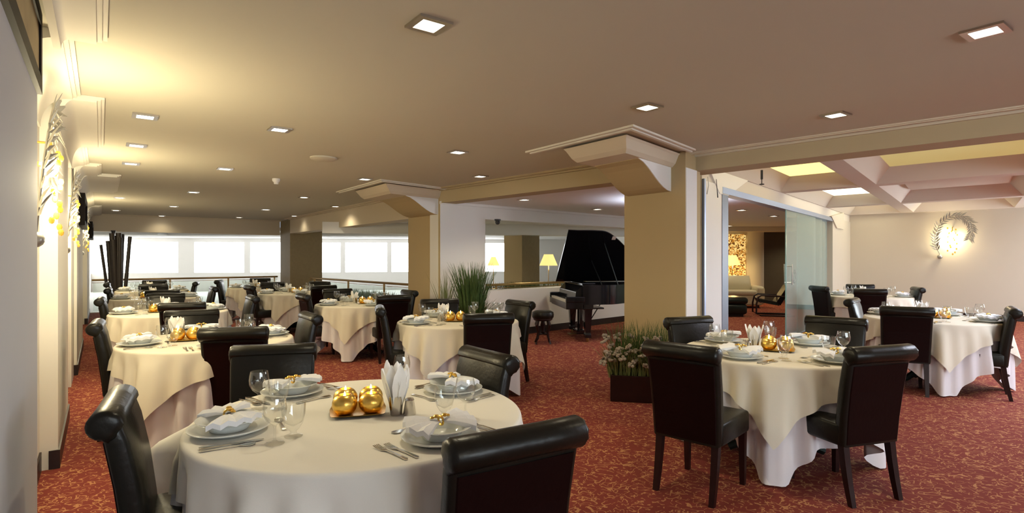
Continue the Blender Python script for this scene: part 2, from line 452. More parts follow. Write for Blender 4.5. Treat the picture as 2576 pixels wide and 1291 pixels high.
# ------------------------------------------------------------------ glass partition and its header
struct(MB().prism([GW(0.3, 0.0), GW(11.07, 0.0), GW(11.07, -0.16), GW(0.3, -0.16)], 2.43, H + 0.02).build('wall_glass_header', 'coff'))
struct(MB().prism([GW(0.3, 0.02), GW(0.994, 0.02), GW(0.994, -0.14), GW(0.3, -0.14)], 0, 2.45).build('wall_glass_end', 'white'))
struct(MB().prism([GW(8.6, 0.02), GW(11.07, 0.02), GW(11.07, -0.16), GW(8.6, -0.16)], 0, 2.45).build('wall_glass_jamb', 'beige'))
struct(MB().extrude([Vector((*GW(t, 0.03), z)) for t, z in ((0.5, H), (2.1, H), (1.23, 2.33), (0.9, 2.33))], GM * -0.14).build('trim_bracket', 'white'))
struct(MB().extrude([Vector((*GW(t, 0.05), z)) for t, z in ((8.3, 2.45), (9.9, 2.63), (9.9, 2.2), (9.0, 2.2))], GM * -0.2).build('trim_bracket', 'beige'))
struct(MB().prism([GW(0.0, 0.03), GW(0.26, 0.03), GW(0.26, -0.12), GW(0.0, -0.12)], 0, 2.5).build('wall_glass_recess', 'brown'))
struct(MB().prism([GW(0.27, 0.06), GW(0.32, 0.06), GW(0.32, -0.04), GW(0.27, -0.04)], 0, 2.46).build('trim_profile', 'alu'))
trk = struct(MB().prism([GW(1.0, 0.035), GW(8.8, 0.035), GW(8.8, -0.12), GW(1.0, -0.12)], 2.345, 2.43).build('trim_track', 'alu'))
struct(MB().prism([GW(0.994, 0.03), GW(1.227, 0.03), GW(1.227, -0.12), GW(0.994, -0.12)], 0, 2.345).build('trim_post', 'post'))
struct(MB().prism([GW(1.2, 0.03), GW(8.8, 0.03), GW(8.8, -0.12), GW(1.2, -0.12)], 0.001, 0.012).build('trim_sill', 'alu'))
for k, (t0, t1, mm) in enumerate(((4.33, 6.75, 0.015), (5.33, 7.6, -0.02), (6.7, 8.2, -0.055), (7.2, 8.55, -0.09))):
    d = struct(MB().prism([GW(t0, mm), GW(t1, mm), GW(t1, mm - 0.012), GW(t0, mm - 0.012)], 0.013, 2.344).build('door_%d' % (k + 1), 'door'))
    struct(MB().prism([GW(t0 - 0.004, mm + 0.002), GW(t0 + 0.035, mm + 0.002), GW(t0 + 0.035, mm - 0.014), GW(t0 - 0.004, mm - 0.014)], 0.013, 2.344).build('door_edge', 'edge', d))
    if k == 0:
        hb = MB()
        for side in (0.06, -0.075):
            p = [Vector((*GW(4.52, mm + side), z)) for z in (0.98, 1.36)]
            hb.tube(p, 0.013)
            for z in (1.02, 1.32): hb.tube([Vector((*GW(4.52, mm + side), z)), Vector((*GW(4.52, mm - 0.005), z))], 0.009)
        hb.build('door_handle', 'silver', d, True)
        em = MB()     # the small etched emblem beside the handle: an oval ring round a looped stroke
        f = lambda a, z: Vector((*GW(a, mm + 0.004), z))
        em.tube([f(4.93 + 0.10 * math.cos(k2 * math.pi / 12), 1.12 + 0.10 * math.sin(k2 * math.pi / 12)) for k2 in range(25)], 0.004, 5, False)
        em.tube([f(4.93 + 0.05 * math.sin(2 * x / 20 * math.pi), 1.12 + 0.13 * math.cos(x / 20 * math.pi)) for x in range(21)], 0.004, 5)
        em.build('etched_emblem', 'grey', d, True)

# ------------------------------------------------------------------ coffered ceiling of the side room
tt = [(0.1, 3.95), (4.25, 7.8), (8.1, 10.9)]
mm_ = [(0.02, 1.2), (1.45, 3.35), (3.6, 5.5), (5.75, 7.6), (7.85, 9.6)]
cf = MB()
ts = [-0.4] + [x for a in tt for x in a] + [14.0]
ms = [-0.1] + [x for a in mm_ for x in a] + [11.5]
INS, UP = 0.20, 0.23
lit = {(0, 0): 'coffer', (1, 0): 'cofferw', (0, 1): 'coffer_glow', (2, 0): 'cofferw', (0, 2): 'sky', (1, 2): 'sky'}
for i in range(len(ts) - 1):
    for j in range(len(ms) - 1):
        t0, t1, m0, m1 = ts[i], ts[i + 1], ms[j], ms[j + 1]
        P = lambda t, m, z: (*GW(t, m), z)
        if i % 2 == 1 and j % 2 == 1:
            lo = [P(t0, m0, H), P(t1, m0, H), P(t1, m1, H), P(t0, m1, H)]
            hi = [P(t0 + INS, m0 + INS, H + UP), P(t1 - INS, m0 + INS, H + UP), P(t1 - INS, m1 - INS, H + UP), P(t0 + INS, m1 - INS, H + UP)]
            for k in range(4): cf.face([lo[k], lo[(k + 1) % 4], hi[(k + 1) % 4], hi[k]])
            key = ((i - 1) // 2, (j - 1) // 2)
            if key in lit:
                q = [Vector(h) for h in hi]
                o = MB().extrude(q, (0, 0, 0.03)).build('ceiling_panel', lit[key])
                struct(o)
            else:
                cf.face(hi)
                if j >= 3:    # shallow arched tray inside the plain coffer
                    a0, a1, b0, b1 = t0 + INS, t1 - INS, m0 + INS, m1 - INS
                    pr = [(a0 + 0.1, H + UP)] + [(a0 + 0.1 + (a1 - a0 - 0.2) * x / 10, H + UP - 0.10 * math.sin(math.pi * x / 10)) for x in range(1, 10)] + [(a1 - 0.1, H + UP)]
                    cf.extrude([Vector(P(t, b0 + 0.05, z)) for t, z in pr], GM * (b1 - b0 - 0.1))
        else:
            cf.face([P(t0, m0, H), P(t1, m0, H), P(t1, m1, H), P(t0, m1, H)])
struct(cf.build('ceiling_coffered', 'coff'))

# ------------------------------------------------------------------ the other walls of the place
BW0 = Vector(GW(11.07, 0)).to_3d(); BD = Vector((0.72, -0.69, 0))
def BWp(t, n=0): p = BW0 + BD * t + Vector((-0.69, -0.72, 0)) * n; return (p.x, p.y)
struct(MB().prism([BWp(-0.1), BWp(5.8), BWp(5.8, -0.2), BWp(-0.1, -0.2)], 0, H + 0.35).build('wall_back', 'beige'))
struct(MB().prism([BWp(0, 0.015), BWp(5.8, 0.015), BWp(5.8), BWp(0)], 0.001, 0.13).build('baseboard_back', 'base'))


def window_wall(name, a, b, wins, z0, z1, ztop, pane, m='wall', th=0.2, blind=False, start=1):
    """a wall from a to b with real openings, each with a frame and a daylit pane"""
    a = Vector((*a, 0)); b = Vector((*b, 0)); d = (b - a).normalized(); Lg = (b - a).length; n = Vector((d.y, -d.x, 0))
    P = lambda t, o: tuple((a + d * t + n * o)[:2])
    mb = MB(); cur = 0
    for t0, t1 in wins + [(Lg, Lg)]:
        if t0 > cur: mb.prism([P(cur, 0), P(t0, 0), P(t0, th), P(cur, th)], 0, ztop)
        if t1 > t0:
            mb.prism([P(t0, 0), P(t1, 0), P(t1, th), P(t0, th)], 0, z0)
            mb.prism([P(t0, 0), P(t1, 0), P(t1, th), P(t0, th)], z1, ztop)
        cur = t1
    struct(mb.build(name, m))
    for k, (t0, t1) in enumerate(wins):
        f = MB(); e = 0.05
        for q in ((t0, t0 + e, z0, z1), (t1 - e, t1, z0, z1), (t0, t1, z0, z0 + e), (t0, t1, z1 - e, z1)):
            f.prism([P(q[0], 0.05), P(q[1], 0.05), P(q[1], 0.1), P(q[0], 0.1)], q[2], q[3])
        fr = struct(f.build('window_%d' % (start + k), 'white'))
        g = MB().prism([P(t0, 0.12), P(t1, 0.12), P(t1, 0.135), P(t0, 0.135)], z0, z1)
        struct(g.build('window_pane', pane, fr))


window_wall('wall_right', (13.4, -3.4), (13.4, 11.25), [(12.4, 14.3)], 0.5, 2.35, H + 0.35, 'daypane', start=1)
window_wall('wall_front', (1.9, -3.4), (13.4, -3.4), [(0.6, 2.4), (2.8, 4.6), (5.2, 7.0), (7.6, 9.4)], 0.7, 2.3, H + 0.35, 'backpane', start=2)
window_wall('wall_atrium', (-22, 23.2), (4.4, 27.0), [(0.5, 3.0), (3.4, 7.6), (8.25, 10.3), (10.55, 12.4), (12.6, 14.4), (14.6, 16.45), (16.65, 18.15), (18.4, 20.0), (20.6, 21.85)], 0.82, 2.15, 2.5, 'daywin', m='white', start=6)
struct(MB().prism([(4.2, 18.5), (4.4, 18.5), (4.4, 27.2), (4.2, 27.2)], 0, 2.6).build('wall_atrium_side', 'white'))
struct(MB().prism([WP(8.2), (4.2, 18.5), (4.0, 18.5), WP(8.2, 0.3)], 0, 2.6).build('wall_lounge_side', 'white'))
struct(MB().prism([(4.2, 18.3), (7.82, 18.3), (7.82, 18.6), (4.2, 18.6)], 0, 2.5).build('wall_lounge_back', 'wall'))
struct(MB().prism([(8.0, 19.2), (12.8, 19.0), (12.8, 19.3), (8.0, 19.5)], 0, 2.5).build('wall_lounge_dark', 'darkwall'))
struct(MB().prism([GW(11.0, -0.1), GW(11.2, -0.1), (12.9, 19.2), (12.7, 19.2)], 0, 2.6).build('wall_lounge_end', 'darkwall'))
struct(MB().lathe([(0.30, 0), (0.30, 2.5)], 32, (7.98, 18.35, 0), True).build('column_round', 'wall', None, True))
struct(MB().prism([(4.2, 17.0), (12.4, 17.0), (12.4, 17.5), (4.2, 17.5)], 2.28, 2.44).build('beam_lounge', 'beamp'))
mp = MB().box(6.2, 7.66, 18.225, 18.285, 0.55, 2.24, 0.01).build('mosaic_panel', 'mosaic')
tag(mp, 'glowing amber mosaic wall panel behind the lit lamp in the lounge', 'wall panel')
# atrium column, beams and shallow ceiling trays
column((0.26, 14.5), 0.8, 0.02, U, RD, 2.33, 'tan', 'column_atrium')
struct(MB().prism([(0.265, 14.5), (0.26 + .635 * .76, 14.5 + .772 * .76), (0.26 + .635 * .76 - .594 * .79, 14.5 + .772 * .76 + .804 * .79), (0.26 - .594 * .79, 14.5 + .804 * .79)], 0, 2.33).build('column_atrium', 'brown'))
struct(MB().prism([(-4.5, 13.2), (3.8, 15.2), (3.8, 15.7), (-4.5, 13.7)], 2.06, 2.33).build('beam_atrium', 'white'))
for x, y, a, b in ((-14.5, 19.5, 2.6, 0.8), (-9.5, 20.0, 2.4, 0.8), (-4.5, 20.5, 2.6, 0.8), (-1.5, 17.5, 1.6, 0.8)):
    struct(MB().box(x - a, x + a, y - b, y + b, 2.24, 2.331, 0.02).build('trim_tray', 'white'))

# ------------------------------------------------------------------ ceiling downlights
def mk_down():
    r = empty('downlight')
    f = MB(); o, i = 0.088, 0.058
    for q in ((-o, o, -o, -i), (-o, o, i, o), (-o, -i, -i, i), (i, o, -i, i)): f.box(*q, -0.012, 0.0)
    f.build('frame', 'chrome', r)
    MB().box(-i, i, -i, i, -0.006, 0.0).build('diffuser', 'lamp', r)
    return r


DK = Kind(mk_down)
def spot(x, y, z, power, size=140, blend=0.8, col=WARM):
    l = bpy.data.lights.new('downlight_beam', 'SPOT'); l.energy = power; l.color = col
    l.spot_size = R_(size); l.spot_blend = blend; l.shadow_soft_size = 0.06
    o = bpy.data.objects.new('downlight_beam', l); COL.objects.link(o); o.location = (x, y, z); return o


def down(x, y, z, rz, label, power):
    DK.put((x, y, z), rz, label, 'ceiling light', 'square downlights in the ceilings')
    spot(x, y, z - 0.03, power)


DL = [(-0.41, 2.74, 'largest square downlight, above the front table'),
      (-2.98, 4.52, 'square downlight of the wall row, the one nearest the camera'),
      (-3.84, 5.69, 'square downlight, second of the row along the panelled wall'),
      (-4.65, 6.79, 'square downlight, third of the row along the panelled wall'),
      (-7.52, 10.66, 'small square downlight, fourth of the row along the panelled wall'),
      (-9.63, 13.53, 'small square downlight, last of the row along the panelled wall'),
      (-2.08, 4.98, 'square downlight between the wall row and the smoke detector'),
      (-3.71, 7.19, 'square downlight just below the smoke detector in the ceiling'),
      (-5.59, 9.76, 'small square downlight, third of the second row from the wall'),
      (-7.59, 12.48, 'small square downlight, fourth of the second row from the wall'),
      (-9.65, 15.33, 'tiny square downlight, last of the second row from the wall'),
      (1.03, 4.24, 'square downlight in front of the near column corbel'),
      (-0.59, 6.05, 'square downlight beside the round ceiling vent'),
      (-2.15, 8.13, 'square downlight between the vent and the far column corbel'),
      (-3.96, 10.59, 'small square downlight before the far corbel, third row from the wall'),
      (-5.89, 13.31, 'tiny square downlight, fifth of the third row from the wall'),
      (-7.8, 15.9, 'tiny square downlight over the far beam, third row from the wall'),
      (-0.45, 7.85, 'square downlight between the two column corbels'),
      (-3.96, 12.48, 'tiny square downlight beside the beam past the far corbel'),
      (-6.0, 15.33, 'tiny square downlight over the far brown column'),
      (2.4, 2.82, 'square downlight in the upper right corner of the main ceiling'),
      (2.6, 4.47, 'square downlight beside the moulding of the long beam')]
for x, y, lb in DL: down(x, y, H, math.atan2(U.y, U.x), lb, P_DOWN * (0.3 if y > 13 else 1))
for x, y, lb in ((0.2, 9.11, 'downlight in the low ceiling before the piano wall'), (1.67, 10.9, 'downlight in the low ceiling above the grand piano'),
                 (4.58, 11.1, 'downlight in the lounge ceiling, first seen through the doors'), (5.97, 12.7, 'downlight in the lounge ceiling beside the glass pane'),
                 (6.48, 16.6, 'downlight in the lounge ceiling before the amber mosaic')):
    down(x, y, 2.43, math.atan2(U.y, U.x), lb, P_DOWN * 1.4)
for x, y, lb in ((3.4, 9.6, 'added lounge downlight hidden behind the near column'), (5.2, 13.9, 'added unseen lounge downlight above the piano tail'), (8.4, 15.6, 'added unseen lounge downlight above the glass pane stack'), (9.6, 17.9, 'added unseen lounge downlight by the dark wall')):
    down(x, y, 2.43, math.atan2(U.y, U.x), lb, P_DOWN * 1.6)  # unseen downlights added to brighten the lounge
for x, y, lb in ((-2.9, 15.4, 'atrium downlight beside the tall window mullion'), (-1.9, 16.2, 'atrium downlight near the beige column edge'), (1.0, 13.2, 'atrium downlight seen through the opening above the lamps'), (2.2, 19.5, 'added atrium downlight beyond the lit floor lamp')):
    down(x, y, 2.33, 0.3, lb, P_DOWN * 1.3)  # the one beyond the floor lamp is added to brighten the wall there

tag(MB().lathe([(0.001, -0.03), (0.12, -0.03), (0.15, -0.015), (0.15, 0)], 28, (-2.17, 6.41, H)).build('ceiling_vent', 'ceil', None, True), 'round flat vent disc in the main ceiling', 'vent')
sd = empty('smoke_detector', (-3.44, 8.12, H))
MB().lathe([(0.001, -0.05), (0.04, -0.05), (0.055, -0.03), (0.055, 0)], 20).build('body', 'white', sd, True)
MB().lathe([(0.001, -0.085), (0.03, -0.08), (0.035, -0.05)], 16).build('sensor_head', 'white', sd, True)
tag(sd, 'white smoke detector hanging under the main ceiling', 'smoke detector')
for nm, p, lb in (('security_camera', (-0.26, 10.02, 2.17), 'dark dome camera at the top of the opening by the piano'), ('security_camera', (-10.35, 14.45, 2.18), 'dark dome camera above the bamboo bundle')):
    c = empty(nm, p)
    MB().lathe([(0.06, 0), (0.055, -0.03), (0.02, -0.035)], 16).build('bracket', 'dark', c, True)
    MB().ball((0, 0, -0.055), 0.045).build('dome', 'dark', c, True)
    tag(c, lb, 'security camera')
rod = empty('hanging_rod', (*GW(1.15, 0.5), H))
MB().tube([(0, 0, -0.01), (0, 0, -0.13)], 0.016).build('tube', 'dark', rod, True)
MB().tube([(0, 0, -0.13), (0, 0, -0.19)], 0.006).build('rod', 'dark', rod, True)
MB().lathe([(0.001, -0.205), (0.03, -0.20), (0.03, -0.19), (0.001, -0.185)], 14).build('plate', 'dark', rod, True)
tag(rod, 'short dark rod hanging from the coffered ceiling by the glass doors', 'rod')
for k, (t, ln) in enumerate(((0.42, 0.22), (0.72, 0.24))):
    p = Vector((*GW(t, 0.045), 2.50))
    cb = MB().tube([p, p + Vector((0.01, 0, -ln * 0.5)), p + Vector((-0.01 + 0.03 * k, 0, -ln))], [0.004, 0.005, 0.008], 6).build('loose_cable', 'dark' if k else 'grey', None, True)
    tag(cb, 'dark loose cable end hanging on the white wall beside the doors' if k else 'pale loose cable end hanging on the white wall beside the column', 'cable')

# ------------------------------------------------------------------ framed pictures on the panelled wall
def picture(s0, s1, z0, z1, n, th, label):
    r = empty('framed_picture', (*LW(s0, n), 0)); q = lambda a, b: (Vector((*LW(a, b), 0)) - Vector((*LW(s0, n), 0)))
    f = MB(); e = 0.07
    for a, b, c, d in ((s0, s1, z0, z0 + e), (s0, s1, z1 - e, z1), (s0, s0 + e, z0 + e, z1 - e), (s1 - e, s1, z0 + e, z1 - e)):
        f.prism([q(a, n)[:2], q(b, n)[:2], q(b, n + th)[:2], q(a, n + th)[:2]], c, d)
    f.build('frame', 'frame', r)
    MB().prism([q(s0 + e, n)[:2], q(s1 - e, n)[:2], q(s1 - e, n + th * 0.6)[:2], q(s0 + e, n + th * 0.6)[:2]], z0 + e, z1 - e).build('canvas', 'canvas', r)
    tag(r, label, 'picture')


picture(-4.6, -1.60, 2.25, 2.628, 0.0, 0.02, 'dark framed picture at the very top of the near wall')
picture(4.5, 6.2, 1.92, 2.36, 0.0, 0.07, 'dark framed picture on the wall past the second sconce')
picture(11.2, 13.0, 1.93, 2.32, 0.0, 0.09, 'farthest dark framed picture on the panelled wall, beside the railing')


# ------------------------------------------------------------------ laurel wall sconces
def mk_sconce():
    r = empty('wall_sconce')
    rnd = random.Random(4)
    path = [Vector((-p[0], p[1], p[2])) for p in ((-0.17, 0.05, -0.40), (-0.24, 0.07, -0.22), (-0.24, 0.09, 0.0), (-0.16, 0.11, 0.22), (0.02, 0.12, 0.36), (0.20, 0.11, 0.34), (0.31, 0.10, 0.20), (0.33, 0.09, 0.03), (0.28, 0.08, -0.12))]
    fine = []
    for i in range(len(path) - 1):
        for k in range(4): fine.append(path[i].lerp(path[i + 1], k / 4))
    fine.append(path[-1])
    MB().tube(fine, 0.008, 6).build('stem', 'silverleaf', r, True)
    lf = MB()
    for i, p in enumerate(fine[2:-1]):
        d = (fine[i + 3] - fine[i + 2]).normalized(); side = d.cross(Vector((0, 1, 0))).normalized()
        for s in (-1, 1):
            dr = (d * 0.75 + side * s * 0.65 + Vector((0, rnd.uniform(0.1, 0.55), 0))).normalized(); L_ = rnd.uniform(0.11, 0.15)
            wv = dr.cross(Vector((0, 1, 0.2))).normalized() * 0.017; up = dr.cross(wv).normalized() * 0.008
            a, b, c = p, p + dr * L_ * 0.45, p + dr * L_
            lf.rings([[a + wv * 0.1, a + up * 0.2, a - wv * 0.1, a - up * 0.2], [b + wv, b + up, b - wv, b - up * 0.3], [c + wv * 0.1, c + up * 0.1, c - wv * 0.1, c - up * 0.1]])
    lf.build('leaves', 'silverleaf', r)
    MB().ball((0.17, 0.045, -0.44), 0.045, 14).build('knob', 'silverleaf', r, True)
    MB().lathe([(0.001, 0), (0.045, 0), (0.045, 0.02), (0.001, 0.03)], 16, (-0.03, 0.02, 0)).build('back_plate', 'gold', r, True)
    MB().tube([(-0.03, 0.0, 0.14), (-0.03, 0.09, 0.14), (-0.03, 0.10, 0.06)], 0.008).build('arm', 'gold', r, True)
    MB().ball((-0.03, 0.10, 0.0), 0.042, 14, 1.5).build('bulb', 'bulb', r, True)
    d0 = None
    for k in range(16):
        a = k * 2.4; z = 0.12 - 0.034 * k
        if d0 is None: o = d0 = MB().ball((0, 0, 0), 0.015, 8, 1.5).build('crystal_drop', 'crystal', r, True)
        else: o = d0.copy(); COL.objects.link(o); o.parent = r
        o.location = (-0.03 + math.cos(a) * 0.075, 0.10 + abs(math.sin(a)) * 0.05, z)
    return r


SK = Kind(mk_sconce)
def sconce(x, y, z, rz, label, power, size=1.0):
    SK.put((x, y, z), rz, label, 'wall lamp', 'laurel branch wall sconces').scale = (size, size, size)
    l = bpy.data.lights.new('sconce_glow', 'POINT'); l.energy = power; l.color = (1.0, 0.86, 0.54); l.shadow_soft_size = 0.10
    o = bpy.data.objects.new('sconce_glow', l); COL.objects.link(o)
    f = Vector((-math.sin(rz), math.cos(rz), 0)); o.location = Vector((x, y, z - 0.1)) + f * 0.15


rzw = math.atan2(NN.y, NN.x) - math.pi / 2
sconce(*LW(-0.78, -0.1), 2.02, rzw, 'laurel sconce beside the grey wall edge, nearest the camera', P_SCONCE)
sconce(*LW(2.55, -0.1), 2.0, rzw, 'laurel sconce in the second recess of the panelled wall', P_SCONCE)
sconce(*LW(8.5, -0.1), 2.0, rzw, 'laurel sconce hidden in the third wall recess', P_SCONCE * 0.7)
sconce(*LW(-7.6, 0.0), 2.0, rzw, 'laurel sconce on the near wall behind the camera', P_SCONCE * 0.45)
sconce(*BWp(2.2, 0.0), 2.05, math.pi - math.atan2(0.69, 0.72) + 0.0, 'laurel sconce shining on the plain back wall', P_SCONCE * 0.45, 1.25)

# ------------------------------------------------------------------ railings
def railing(a, b, z, posts, label):
    a = Vector((*a, 0)); b = Vector((*b, 0)); r = empty('railing', a); d = b - a
    MB().tube([(0, 0, z), d + Vector((0, 0, z))], 0.028, 10).build('handrail', 'brass', r, True)
    MB().tube([(0, 0, z - 0.07), d + Vector((0, 0, z - 0.07))], 0.008, 6).build('lower_rail', 'brass', r, True)
    for t in posts:
        MB().tube([d * t + Vector((0, 0, 0.0)), d * t + Vector((0, 0, z))], 0.024, 10).build('post', 'brass', r, True)
    n = Vector((d.y, -d.x, 0)).normalized() * 0.006
    ps = [0] + list(posts) + [1]
    for t0, t1 in zip(ps, ps[1:]):
        q = [d * (t0 + 0.006) - n, d * (t1 - 0.006) - n, d * (t1 - 0.006) + n, d * (t0 + 0.006) + n]
        MB().prism([v[:2] for v in q], 0.05, z - 0.08).build('glass_panel', 'pane', r)
    tag(r, label, 'railing')


railing((-11.1, 14.7), (-7.35, 17.45), 0.88, (0.38, 0.7, 0.98), 'brass handrail with glass panels across the far window side')
railing((-5.9, 16.3), (-2.0, 12.0), 0.88, (0.05, 0.42, 0.74), 'brass handrail with glass panels between brown and beige columns')
railing((-0.75, 11.45), (3.4, 14.9), 0.90, (0.1, 0.45, 0.8), 'brass handrail behind the opening in the piano wall')


# ------------------------------------------------------------------ plants
def blades(mb, x, y, z, n, h, spread, rnd, w=0.006, lean=0.35):
    for _ in range(n):
        a = rnd.uniform(0, 6.283); r0 = spread * math.sqrt(rnd.random()); hh = h * rnd.uniform(0.6, 1.05)
        bx, by = x + r0 * math.cos(a), y + r0 * math.sin(a); ln = lean * rnd.uniform(0.1, 1.0) * hh
        ca, sa = math.cos(a + rnd.uniform(-0.6, 0.6)), math.sin(a + rnd.uniform(-0.6, 0.6))
        px, py = -sa * w, ca * w
        rows = []
        for t, k in ((0, 1.0), (0.5, 0.85), (0.85, 0.5), (1.0, 0.08)):
            o = ln * t * t; c = Vector((bx + ca * o, by + sa * o, z + hh * t * (1 - 0.12 * t * lean)))
            rows.append([c + Vector((px * k, py * k, 0)), c + Vector((ca * w * k * 0.5, sa * w * k * 0.5, 0.0)), c - Vector((px * k, py * k, 0))])
        mb.rings(rows, False, False)


pl = empty('potted_grass', (-0.62, 8.45, 0))
rnd = random.Random(8)
mb = MB(); blades(mb, 0, 0, 0.42, 520, 1.0, 0.16, rnd, 0.007, 0.34); mb.build('foliage', 'grass', pl)
mb = MB(); blades(mb, 0.05, -0.02, 0.42, 260, 0.5, 0.18, rnd, 0.006, 1.1); mb.build('lower_foliage', 'grass', pl)
MB().lathe([(0.001, 0), (0.15, 0), (0.20, 0.42), (0.18, 0.42), (0.17, 0.40), (0.001, 0.40)], 24).build('pot', 'dark', pl, True)
tag(pl, 'tall clump of green grass in a pot against the white piano wall', 'plant')
pl = empty('potted_grass', (-1.05, 8.75, 0))
mb = MB(); blades(mb, 0, 0, 0.35, 70, 0.95, 0.07, rnd, 0.006, 0.3); mb.build('foliage', 'drygrass', pl)
MB().lathe([(0.001, 0), (0.09, 0), (0.12, 0.36), (0.10, 0.36), (0.001, 0.34)], 20).build('pot', 'dark', pl, True)
tag(pl, 'thin reddish dry plant between beige column and green grass', 'plant')

pt = empty('planter', (1.395, 5.80, 0), R_(-12))
b = MB(); b.box(-0.36, 0.36, -0.16, -0.14, 0, 0.27, 0.004); b.box(-0.36, 0.36, 0.14, 0.16, 0, 0.27, 0.004); b.box(-0.36, -0.34, -0.14, 0.14, 0, 0.27); b.box(0.34, 0.36, -0.14, 0.14, 0, 0.27); b.box(-0.34, 0.34, -0.14, 0.14, 0, 0.22)
b.build('box', 'wood', pt)
g = MB(); g2 = MB()
for k in range(14): blades(g, -0.30 + 0.046 * k, 0.06 + rnd.uniform(-0.05, 0.05), 0.22, 34, 0.60, 0.05, rnd, 0.005, 0.32)
for k in range(16): blades(g2, -0.33 + 0.044 * k, -0.06 + rnd.uniform(-0.05, 0.06), 0.22, 26, 0.40, 0.06, rnd, 0.007, 0.8)
g.build('tall_grass', 'grass', pt); g2.build('low_foliage', 'drygrass', pt)
protos = []
for k in range(60):
    x = rnd.uniform(-0.44, 0.36); y = rnd.uniform(-0.26, 0.05); z = rnd.uniform(0.38, 0.66) - 0.25 * max(0, -0.15 - y)
    if k < 4:
        fl = MB()
        for q in range(6):
            a = q * 1.047 + rnd.random(); fl.ball((0.027 * math.cos(a), 0.027 * math.sin(a), rnd.uniform(-0.012, 0.012)), 0.019, 6, 0.7)
        fl.ball((0, 0, 0.006), 0.012, 6)
        o = fl.build('blossom', 'flower', pt); protos.append(o)
    else:
        o = protos[k % 4].copy(); COL.objects.link(o); o.parent = pt
    o.location = (x, y, z); o.rotation_euler = (rnd.uniform(-0.6, 0.6), rnd.uniform(-0.6, 0.6), rnd.uniform(0, 3))
tag(pt, 'dark wooden planter box of grass and white flowers by the near column', 'planter')
for (x0, y0, x1, y1, n, lb) in ((-0.9, 12.6, 2.4, 15.2, 60, 'low green grass strip behind the rail of the piano opening'), (-4.7, 15.95, -3.05, 14.15, 22, 'pale green grass tufts behind the glass railing')):
    h = MB(); rr = random.Random(n)
    for k in range(n): blades(h, x0 + (x1 - x0) * k / n, y0 + (y1 - y0) * k / n, 0.0, 60, 0.90 if n == 60 else 0.62, 0.12, rr, 0.012, 0.35)
    o = tag(h.build('ornamental_grass', 'grass'), lb, 'grass', None, 'stuff')

bv = empty('bamboo_vase', (-9.35, 13.2, 0))
MB().lathe([(0.001, 0), (0.16, 0), (0.19, 0.3), (0.15, 0.55), (0.13, 0.55), (0.16, 0.3), (0.001, 0.05)], 24).build('vase', 'dark', bv, True)
rr = random.Random(3)
for k, (dx, tp, rad) in enumerate(((-0.47, 1.78, .03), (-0.32, 1.87, .045), (-0.24, 1.8, .04), (-0.17, 1.97, .05), (-0.08, 2.0, .045), (-0.02, 2.05, .05), (0.05, 1.9, .05), (0.10, 2.04, .04), (0.16, 2.06, .055), (0.22, 1.95, .04), (0.32, 1.98, .038))):
    y0 = rr.uniform(-0.08, 0.08); b0 = Vector((dx * 0.30, y0 * 0.5, 0.08)); b1 = Vector((dx * 0.66 - 0.03, y0 * 2, tp))
    s = MB(); pts = [b0.lerp(b1, t / 8) for t in range(9)]
    s.tube(pts, [rad * (1.0 if i % 2 else 1.08) for i in range(9)], 8).build('stalk', 'stalk', bv, True)
tag(bv, 'bundle of tall dark bamboo stalks standing before the far windows', 'decoration')
lp = empty('low_plinth', (-9.05, 12.75, 0), math.atan2(U.y, U.x))
MB().box(-0.4, 0.4, -0.3, 0.3, 0, 0.36, 0.01).build('body', 'dark', lp); MB().box(-0.42, 0.42, -0.32, 0.32, 0.36, 0.42, 0.01).build('slab', 'white', lp)
tag(lp, 'low dark plinth with a pale slab top beside the panelled wall', 'plinth')
orn = empty('ornament', (-9.1, 12.7, 0.42))
MB().lathe([(0.001, 0), (0.12, 0), (0.15, 0.06), (0.05, 0.10), (0.001, 0.10)], 16).build('bowl', 'dark', orn, True)
m_ = MB(); [m_.ball((0.06 * math.cos(a), 0.06 * math.sin(a), 0.14 + 0.03 * math.sin(3 * a)), 0.045, 8) for a in range(6)]; m_.build('red_blooms', 'flower', orn, True)
tag(orn, 'small dark bowl of blooms on the low plinth', 'ornament')


